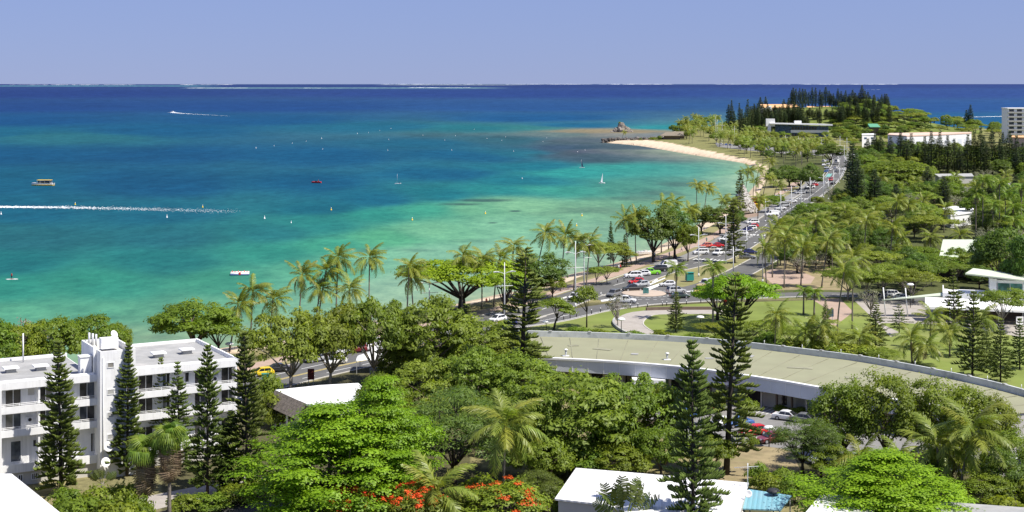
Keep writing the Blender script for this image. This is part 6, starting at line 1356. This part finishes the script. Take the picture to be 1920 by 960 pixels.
# car park trees
Z = 'between the car park and the curved roof'
for a in ((1585,865,705,110),(1660,872,690,120),(1745,878,700,120),(1800,875,712,110)): T('grove', Z, *a)
T('grove', 'right end of the car park trees', 1868, 880, 732, 95)
T('feather', 'shading the dry slope', 1505, 890, 780, 110); T('feather', 'shading the dry slope', 1540, 895, 790, 90)
T('clumpy', 'under the large right palms', 1880, 950, 840, 90); T('clumpy', 'under the large right palms', 1730, 935, 850, 100)
for a in ((1420,905,862,40),(1465,912,872,50),(1440,925,880,60),(1490,945,885,50),(1410,840,815,24)): T('shrub', 'below the dry slope', *a)
T('tulip', 'lower left of the white foreground roof', 665, 1010, 912, 110, var=0); T('tulip', 'lower left of the white foreground roof', 775, 1012, 905, 130, var=0); T('tulip', 'lower left of the white foreground roof', 950, 1010, 902, 170, var=1)
for a in ((130,968,912,80),(185,975,905,90),(235,972,900,70),(160,990,930,100),(215,1000,940,110),(255,985,925,60),(345,962,925,60),(395,955,922,70),(440,945,908,70),(485,930,890,60)): T('shrub', 'in the garden before the white apartment block', *a)
for a in ((1480,665,630,60),(1520,668,630,70),(1560,672,638,60),(1600,672,642,80),(1640,678,648,60)): T('yellow_shrub', 'lining the back of the curved roof', *a)
for a in ((1085,628,612,40),(1125,630,615,40),(1190,635,618,40),(1240,640,618,50),(1300,645,622,60),(1350,650,622,60),(1395,655,628,60),(1440,660,620,60)): T('shrub', 'lining the back of the curved roof', *a)
for a in ((1340,770,733,40),(1400,778,745,40),(1465,772,757,30),(1500,778,762,36)): T('shrub', 'against the wall of the curved building', *a)
for a in ((1240,905,800,110),(1330,895,812,90),(1160,912,830,110),(1090,905,830,100),(1030,920,820,90)): T('green', 'low in the thicket behind the white foreground roof', *a)
for a in ((760,860,760,110),(840,845,745,110),(930,845,740,120),(1000,830,745,90),(720,812,700,90)): T('green', 'low in the thicket behind the layered tree', *a)
for a in ((900,955,880,90),(985,960,890,80),(740,975,900,80),(1060,975,905,60)): T('shrub', 'in the shade left of the white foreground roof', *a)
T('clumpy', 'by the tall ragged pine at the car park', 1330, 800, 730, 60)
# palms by the beach
Z = 'in the row along the beach'
for b, y, t, c in ((431,658,548,446),(470,652,524,474),(505,650,538,512),(560,636,494,566),(590,632,520,600),(607,630,486,611),(630,628,463,634),(653,622,522,655),(692,610,463,693),(763,600,480,767),(790,598,500,772),(866,585,460,868),(906,578,470,904),(935,575,465,937),(958,568,443,963),(1010,552,420,1022),(1055,545,424,1060),(1077,545,434,1083),(1099,540,437,1106),(1194,496,395,1172),(1203,494,392,1192)): palm('coco', Z, b, y, t, c)
Z = 'behind the big dark beach trees'
for b, y, t, c in ((1240,470,366,1242),(1262,468,366,1262),(1290,455,380,1292),(1308,410,337,1306),(1322,408,340,1326),(1352,425,362,1355),(1370,425,368,1372)): palm('coco', Z, b, y, t, c, False)
Z = 'around the pale cone at the bay'
for b, y, t, c in ((1396,358,314,1396),(1403,365,309,1405),(1424,360,307,1423),(1441,330,293,1444),(1414,372,330,1414),(1436,372,322,1440),(1456,378,335,1458),(1423,418,362,1422)): palm('coco', Z, b, y, t, c, False)
Z = 'on the near lawn beside the roundabout'
palm('royal', Z, 1268, 600, 490, 1268, True, size=0.85); palm('royal', Z, 1335, 624, 487, 1337, True, size=0.85); palm('royal', Z, 1507, 590, 535, 1507, True, size=0.7); palm('royal', Z, 1525, 592, 538, 1527, True, size=0.7)
Z = 'between the side road and the park'
for b, y, t, c in ((1441,532,448,1434),(1446,520,418,1448),(1470,540,430,1472),(1503,538,446,1506),(1542,540,434,1552),(1457,500,404,1458),(1474,505,420,1480),(1489,480,400,1490),(1529,480,396,1530),(1559,510,432,1560),(1508,500,440,1520)): palm('coco', Z, b, y, t, c, True)
Z = 'over the park behind the lawn'
for b, y, t, c in ((1598,617,465,1600),(1585,630,486,1583),(1621,500,398,1625),(1666,500,410,1674),(1704,440,372,1704),(1680,440,364,1682),(1620,450,400,1620),(1590,470,410,1592)): palm('coco', Z, b, y, t, c, True)
Z = 'rising on the lawn behind the curved roof'
for b, y, t, c in ((1455,668,570,1455),(1540,672,590,1540),(1515,668,600,1510),(1746,655,572,1746),(1713,684,612,1708),(1728,686,625,1735),(1840,660,578,1840),(1780,668,600,1780),(1610,668,610,1612)): palm('coco', Z, b, y, t, c, True, size=0.95)
Z = 'at the right edge'
for b, y, t in ((1843,448,325),(1830,448,352),(1874,442,332),(1862,448,372),(1885,440,352),(1900,450,376),(1901,470,402),(1915,445,340)): palm('royal', Z, b, y, t, b, True, size=1.15)
palm('big', 'left of the white foreground roof', 955, 985, 748, 948, True, n=22, wind=0.3); palm('big', 'low behind the orange blossom', 825, 1010, 872, 820, True, n=16, wind=0.3)
Z = 'in the bottom right corner'
palm('big', Z, 1820, 950, 762, 1822, True, n=22, wind=0.3); palm('big', Z, 1762, 935, 790, 1757, True, n=20, wind=0.3)
palm('coco', 'over the right car park cars', 1612, 905, 825, 1612, True, n=14); palm('coco', 'over the right car park cars', 1685, 905, 826, 1684, True, n=14)
def fan_palm(zone, pxb, pyb, pyt):
    p = G(pxb, pyb); s = S(pyb); h = (pyb-pyt)/s-1.5; r = empty('fan_palm', p); rg = random.Random(pxb); put('trunk', RT[0], r).scale = (1.1,1.1,h/8)
    for k in range(50):
        f = k/49; el = 1.25-2.5*f+rg.uniform(-.25,.25); o = put('fan_leaf', rg.choice(FAN), r, (0,0,h)); o.rotation_euler = (Matrix.Rotation(k*2.4, 3, 'Z') @ Matrix.Rotation(-el, 3, 'Y')).to_euler(); o.scale = (rg.uniform(.72,1.05),)*3
    for k in range(40): 
        o = put('dead_leaf', rg.choice(FAND), r, (0,0,h-0.1-0.085*k)); o.scale = (rg.uniform(.9,1.4),)*3; o.rotation_euler = (Matrix.Rotation(k*2.4, 3, 'Z') @ Matrix.Rotation(1.35+0.2*rg.random(), 3, 'Y')).to_euler()
    PLANTS.append((r, 'fan', zone, pxb, p.y))
fan_palm('in the garden before the white apartment block', 273, 972, 820); fan_palm('in the garden before the white apartment block', 318, 975, 796)
def paddle_plant(label, px, pyb, pyt, n=13):
    p = G(px, pyb); s = S(pyb); H_ = (pyb-pyt)/s; r = empty('travellers_palm', p); m = MB(); m.tube([(0,0,-.3),(0,0,H_*0.25),(0,0,H_*.5)], [.2,.18,.22], 7); m.build('trunk', 'palm_bark', r); rg = random.Random(px)
    for k in range(n):
        a = -1.25+2.5*k/(n-1); o = put('paddle_leaf', rg.choice(PAD), r, (0,0,H_*.42)); o.rotation_euler = (Matrix.Rotation(0.35, 3, 'Z') @ Matrix.Rotation(-math.pi/2+a*0.8+rg.uniform(-.16,.16), 3, 'Y') @ Matrix.Rotation(rg.uniform(0,3.1), 3, 'X')).to_euler(); o.scale = (H_*rg.uniform(.13,.18),)*3
    tag(r, label, 'palm')
paddle_plant("traveller's palm with torn paddle leaves before the white foreground roof", 1172, 1048, 884); paddle_plant("small paddle leaved plant behind the garden bushes of the apartment block", 192, 935, 872, 11)
# the wood right of the road: mixed crowns over the whole slope
wr = random.Random(11)
CLEAR = [(1745,1832,396,440),(1750,1880,450,500),(1745,1835,331,366),(1655,1720,470,505),(1880,1920,340,372),(1630,1650,250,275)]
def wood(zone, poly, n, kinds, hmin, hmax, mind, wratio=1.05):
    xs = [p[0] for p in poly]; ys = [p[1] for p in poly]; got = []; tries = 0
    while len(got) < n and tries < n*60:
        tries += 1; px = wr.uniform(min(xs), max(xs)); py = wr.uniform(min(ys), max(ys))
        if not inside(np.array([px]), np.array([py]), poly)[0]: continue
        if any(a <= px <= b and c <= py <= d for a, b, c, d in CLEAR): continue
        p = G(px, py)
        if any((p-q).length < mind for q in got): continue
        got.append(p); k = wr.choices([a for a, b in kinds], [b for a, b in kinds])[0]; h = wr.uniform(hmin, hmax)
        plant(k, zone, p.x, p.y, h*(0.75 if k in ('acacia','sparse') else 1), h*wratio*(1.25 if k == 'acacia' else 1)*wr.uniform(.85,1.15) if 'pine' not in k else None)
mix = [('acacia',4),('green',3),('dark',2),('olive',2),('clumpy',2),('sparse',2)]
wood('in the wood right of the road', [(1440,505),(1490,430),(1560,395),(1600,380),(1660,430),(1700,480),(1640,520),(1560,500),(1500,525)], 60, mix, 6, 9, 6.5)
wood('on the wooded rise at right', [(1600,378),(1640,340),(1740,335),(1960,350),(1960,470),(1880,462),(1800,452),(1740,455),(1690,440),(1640,410)], 120, mix, 7, 11, 7.5)
wood('in the wooded strip beyond the concrete wall', [(1600,340),(1620,312),(1700,300),(1960,305),(1960,345),(1740,331),(1650,336)], 70, [('green',3),('acacia',3),('dark',2)], 8, 12, 10)
wood('before the far pink building', [(1585,300),(1640,290),(1700,297),(1960,300),(1960,312),(1640,312)], 40, [('green',3),('acacia',2),('dark',1)], 8, 11, 11)
T('green', 'beside the bend in the road', 1680, 362, 300, 130); T('green', 'beside the bend in the road', 1640, 350, 306, 70)
for a in ((1520,362,304,46),(1480,350,310,60),(1450,352,312,40),(1500,356,318,56)): T('dark', 'between the bay and the road bend', *a)
T('dark', 'at the far end of the road', 1556, 308, 268, 48); T('green', 'on the verge by the crosswalk', 1532, 388, 368, 26); T('sparse', 'on the verge by the crosswalk', 1560, 385, 345, 30); T('dark', 'on the verge by the crosswalk', 1571, 392, 352, 24)
T('clumpy', 'left of the columnar pine', 1575, 410, 372, 36); T('green', 'behind the parking bays', 1440, 398, 366, 46); T('green', 'behind the parking bays', 1458, 388, 364, 30)
for a in ((1600,392,268,24),(1606,400,300,22)): T('pine_column', 'standing at the road bend', *a)
Z = 'in the row before the pink building'
for x, t, b in ((1689,247,312),(1708,252,312),(1721,275,312),(1746,247,322),(1760,249,322),(1776,256,322),(1814,254,326),(1826,250,326),(1839,241,326),(1860,245,322),(1875,262,322),(1892,247,312),(1916,269,326),(1640,252,300),(1652,256,300),(1905,280,330),(1850,270,328),(1800,278,322),(1700,262,314),(1735,258,318),(1790,262,320),(1845,255,324),(1880,250,318),(1905,256,322),(1668,258,306),(1628,262,302)): T('pine_column', Z, x, b+9, t-2, 13)
for x, t in ((1813,206),(1820,196)): T('pine_column', 'standing alone before the ocean', x, 250, t, 9)
# the point and the hill
pw = [('coco',1)]
def far_palms(zone, poly, n, hmin, hmax, mind):
    xs = [p[0] for p in poly]; ys = [p[1] for p in poly]; got = []; tries = 0
    while len(got) < n and tries < n*60:
        tries += 1; px = wr.uniform(min(xs), max(xs)); py = wr.uniform(min(ys), max(ys))
        if not inside(np.array([px]), np.array([py]), poly)[0]: continue
        if 1436 < px < 1556 and py < 287: continue
        p = G(px, py)
        if any((p-q).length < mind for q in got): continue
        got.append(p); palm('coco', zone, px, py, py-wr.uniform(hmin, hmax)*S(py), None, False, size=1.25)
far_palms('in the grove behind the far beach', [(1262,262),(1300,250),(1350,252),(1420,268),(1500,272),(1545,276),(1560,300),(1500,312),(1452,312),(1400,294),(1340,281),(1290,270)], 64, 11, 16, 11)
wood('among the palms behind the far beach', [(1262,258),(1310,248),(1400,255),(1540,268),(1560,285),(1510,305),(1450,306),(1380,284),(1300,266)], 44, [('green',3),('dark',2),('olive',2)], 6, 10, 14)
wood('at the tip of the point', [(1246,252),(1290,243),(1350,240),(1330,250),(1270,258)], 14, [('green',2),('olive',2)], 8, 12, 14)
far_palms('at the tip of the point', [(1258,254),(1290,244),(1350,244),(1345,256),(1280,258)], 16, 15, 21, 12)
wr = random.Random(23)
def hill_pine(zone, px, D, top):
    x = (px-960)/F*D; z = ground_z(x, D); h = CAMZ-(top-HOR)/F*D-z
    if h > 4: plant('pine_column', zone, x, D, h, 3.9*wr.uniform(.8,1.2), z)
for px, t in ((1366,196),(1372,187),(1377,208),(1387,193),(1392,205),(1401,186),(1396,210),(1415,198),(1420,194),(1408,205)): hill_pine('at the left foot of the hill', px, wr.uniform(1330,1420), t)
for px, t in ((1426,182),(1435,181),(1470,186),(1479,184)): hill_pine('behind the hilltop building', px, 1620, t)
for px, t in ((1484,168),(1487,164),(1492,166),(1499,165),(1505,166),(1510,167),(1516,172),(1523,164),(1529,164),(1537,168),(1541,172),(1548,163),(1555,170),(1558,176),(1563,175),(1571,166),(1577,171),(1586,169),(1592,176),(1598,168),(1604,174),(1610,174),(1616,159),(1622,170),(1627,172),(1632,180),(1640,177),(1646,183),(1654,177),(1660,186),(1665,185)): hill_pine('on the crest of the hill', px, wr.uniform(1480,1600), t)
for k in range(58):
    px = 1408+k*4.5+wr.uniform(-3,3); hill_pine('on the near slope of the hill', px, wr.uniform(1370,1440), wr.uniform(200,219)-(8 if px > 1560 else 0))
wood('on the far side of the hill', [(1600,246),(1640,240),(1700,238),(1760,245),(1880,247),(1960,250),(1960,262),(1800,262),(1700,256),(1620,256)], 60, [('green',3),('acacia',3),('dark',2)], 8, 13, 16)
wood('at the foot of the hill', [(1560,262),(1600,250),(1680,256),(1680,285),(1600,278)], 20, [('green',3),('acacia',3)], 7, 10, 16)
for k in range(90):
    px = wr.uniform(1560,1750); D = wr.uniform(1330,1480); x = (px-960)/F*D; plant(wr.choice(['green','acacia','dark']), 'scattered over the right slope of the hill', x, D, wr.uniform(4.5,7), wr.uniform(8,12))

for x, b, t in ((1618,470,408),(1650,468,418),(1735,448,392),(1772,436,378),(1700,430,372),(1560,470,420),(1745,470,430),(1690,476,430),(1800,470,425),(1910,500,440)): palm('coco', 'rising through the wooded rise', x, b, t, None, True)
for x, b, t, w_ in ((1640,392,318,20),(1770,398,330,18),(1860,402,338,18),(1905,392,330,18),(1740,372,312,18),(1680,400,345,16)): T('pine_column', 'among the wooded rise', x, b, t, w_)
for a in ((1345,640,604,90),(1400,650,600,80),(1480,655,612,60),(1570,662,622,60),(1660,690,655,70),(1440,640,600,70)): T('acacia', 'along the back of the curved roof', *a)

for a in ((1768,522,478,64),(1812,524,482,60),(1858,526,478,64),(1740,512,474,60)): T('green', 'below the pale green roof', *a)
for a in ((1905,330,292,40),(1855,334,300,40),(1700,322,292,40)): T('acacia', 'below the columnar pine row', *a)

wood('behind the pavilion terrace', [(1640,540),(1700,512),(1800,508),(1960,530),(1960,560),(1860,548),(1760,535),(1690,552)], 26, [('green',3),('dark',2),('acacia',2),('olive',1)], 5, 7.5, 7)
wood('on the hill below the crest', [(1440,262),(1560,258),(1660,258),(1700,268),(1640,272),(1560,268),(1450,268)], 24, [('green',2),('acacia',2),('dark',1)], 6, 9, 14)
for a in ((1655,505,472,60),(1600,520,480,60),(1530,505,470,50),(1900,480,430,60),(1850,470,425,60)): T('sparse', 'grey among the greener crowns at right', *a)

for k in range(30): hill_pine('on the left slope of the hill', 1408+k*3.3+wr.uniform(-2,2), wr.uniform(1370,1470), wr.uniform(190,212))
for k in range(20): hill_pine('on the right shoulder of the hill', 1566+k*5+wr.uniform(-3,3), wr.uniform(1440,1540), wr.uniform(172,192))

for a in ((1778,420,392,36),(1806,418,394,32),(1765,430,404,34)): T('dark', 'before the small white hipped house', *a)
for x, b, t in ((1650,372,322),(1715,380,330),(1790,372,322),(1830,392,338),(1885,372,318),(1585,440,382),(1640,440,384),(1730,420,366),(1870,430,372),(1545,455,398)): palm('coco', 'standing over the upper wood', x, b, t, None, True)
for a in ((1700,298,262,26),(1745,300,268,30),(1790,300,266,28),(1640,300,272,30),(1725,296,264,24),(1815,302,270,26)): T('green', 'under the wall of the pink building', *a)

for a in ((1785,905,800,90),(1900,925,800,110),(1840,960,880,90),(1560,905,830,80)): T('grove', 'filling the corner beside the right car park', *a)
for a in ((1890,985,925,90),(1800,985,940,70),(1935,960,890,80)): T('shrub', 'under the palms in the bottom right', *a)
# ------------------------------------------------------------------ labels of the plants: each singled out by kind, place and order
def ordinal(n):
    W = 'first second third fourth fifth sixth seventh eighth ninth tenth eleventh twelfth'.split()
    return W[n-1] if n <= 12 else f"{n}{'th' if 10 <= n % 100 <= 20 else {1:'st',2:'nd',3:'rd'}.get(n % 10,'th')}"
buckets = {}
for r, kind, zone, px, D in PLANTS: buckets.setdefault((DESC[kind][0], zone), []).append((px, r, kind))
for (d, zone), lst in buckets.items():
    lst.sort(key=lambda t: t[0])
    for i, (px, r, kind) in enumerate(lst):
        lab = f"{d} {zone}" if len(lst) == 1 else f"{d} {zone}, {ordinal(i+1)} from left"
        tag(r, lab, DESC[kind][1], f"{DESC[kind][1]}s {zone}" if len(lst) > 1 else None)
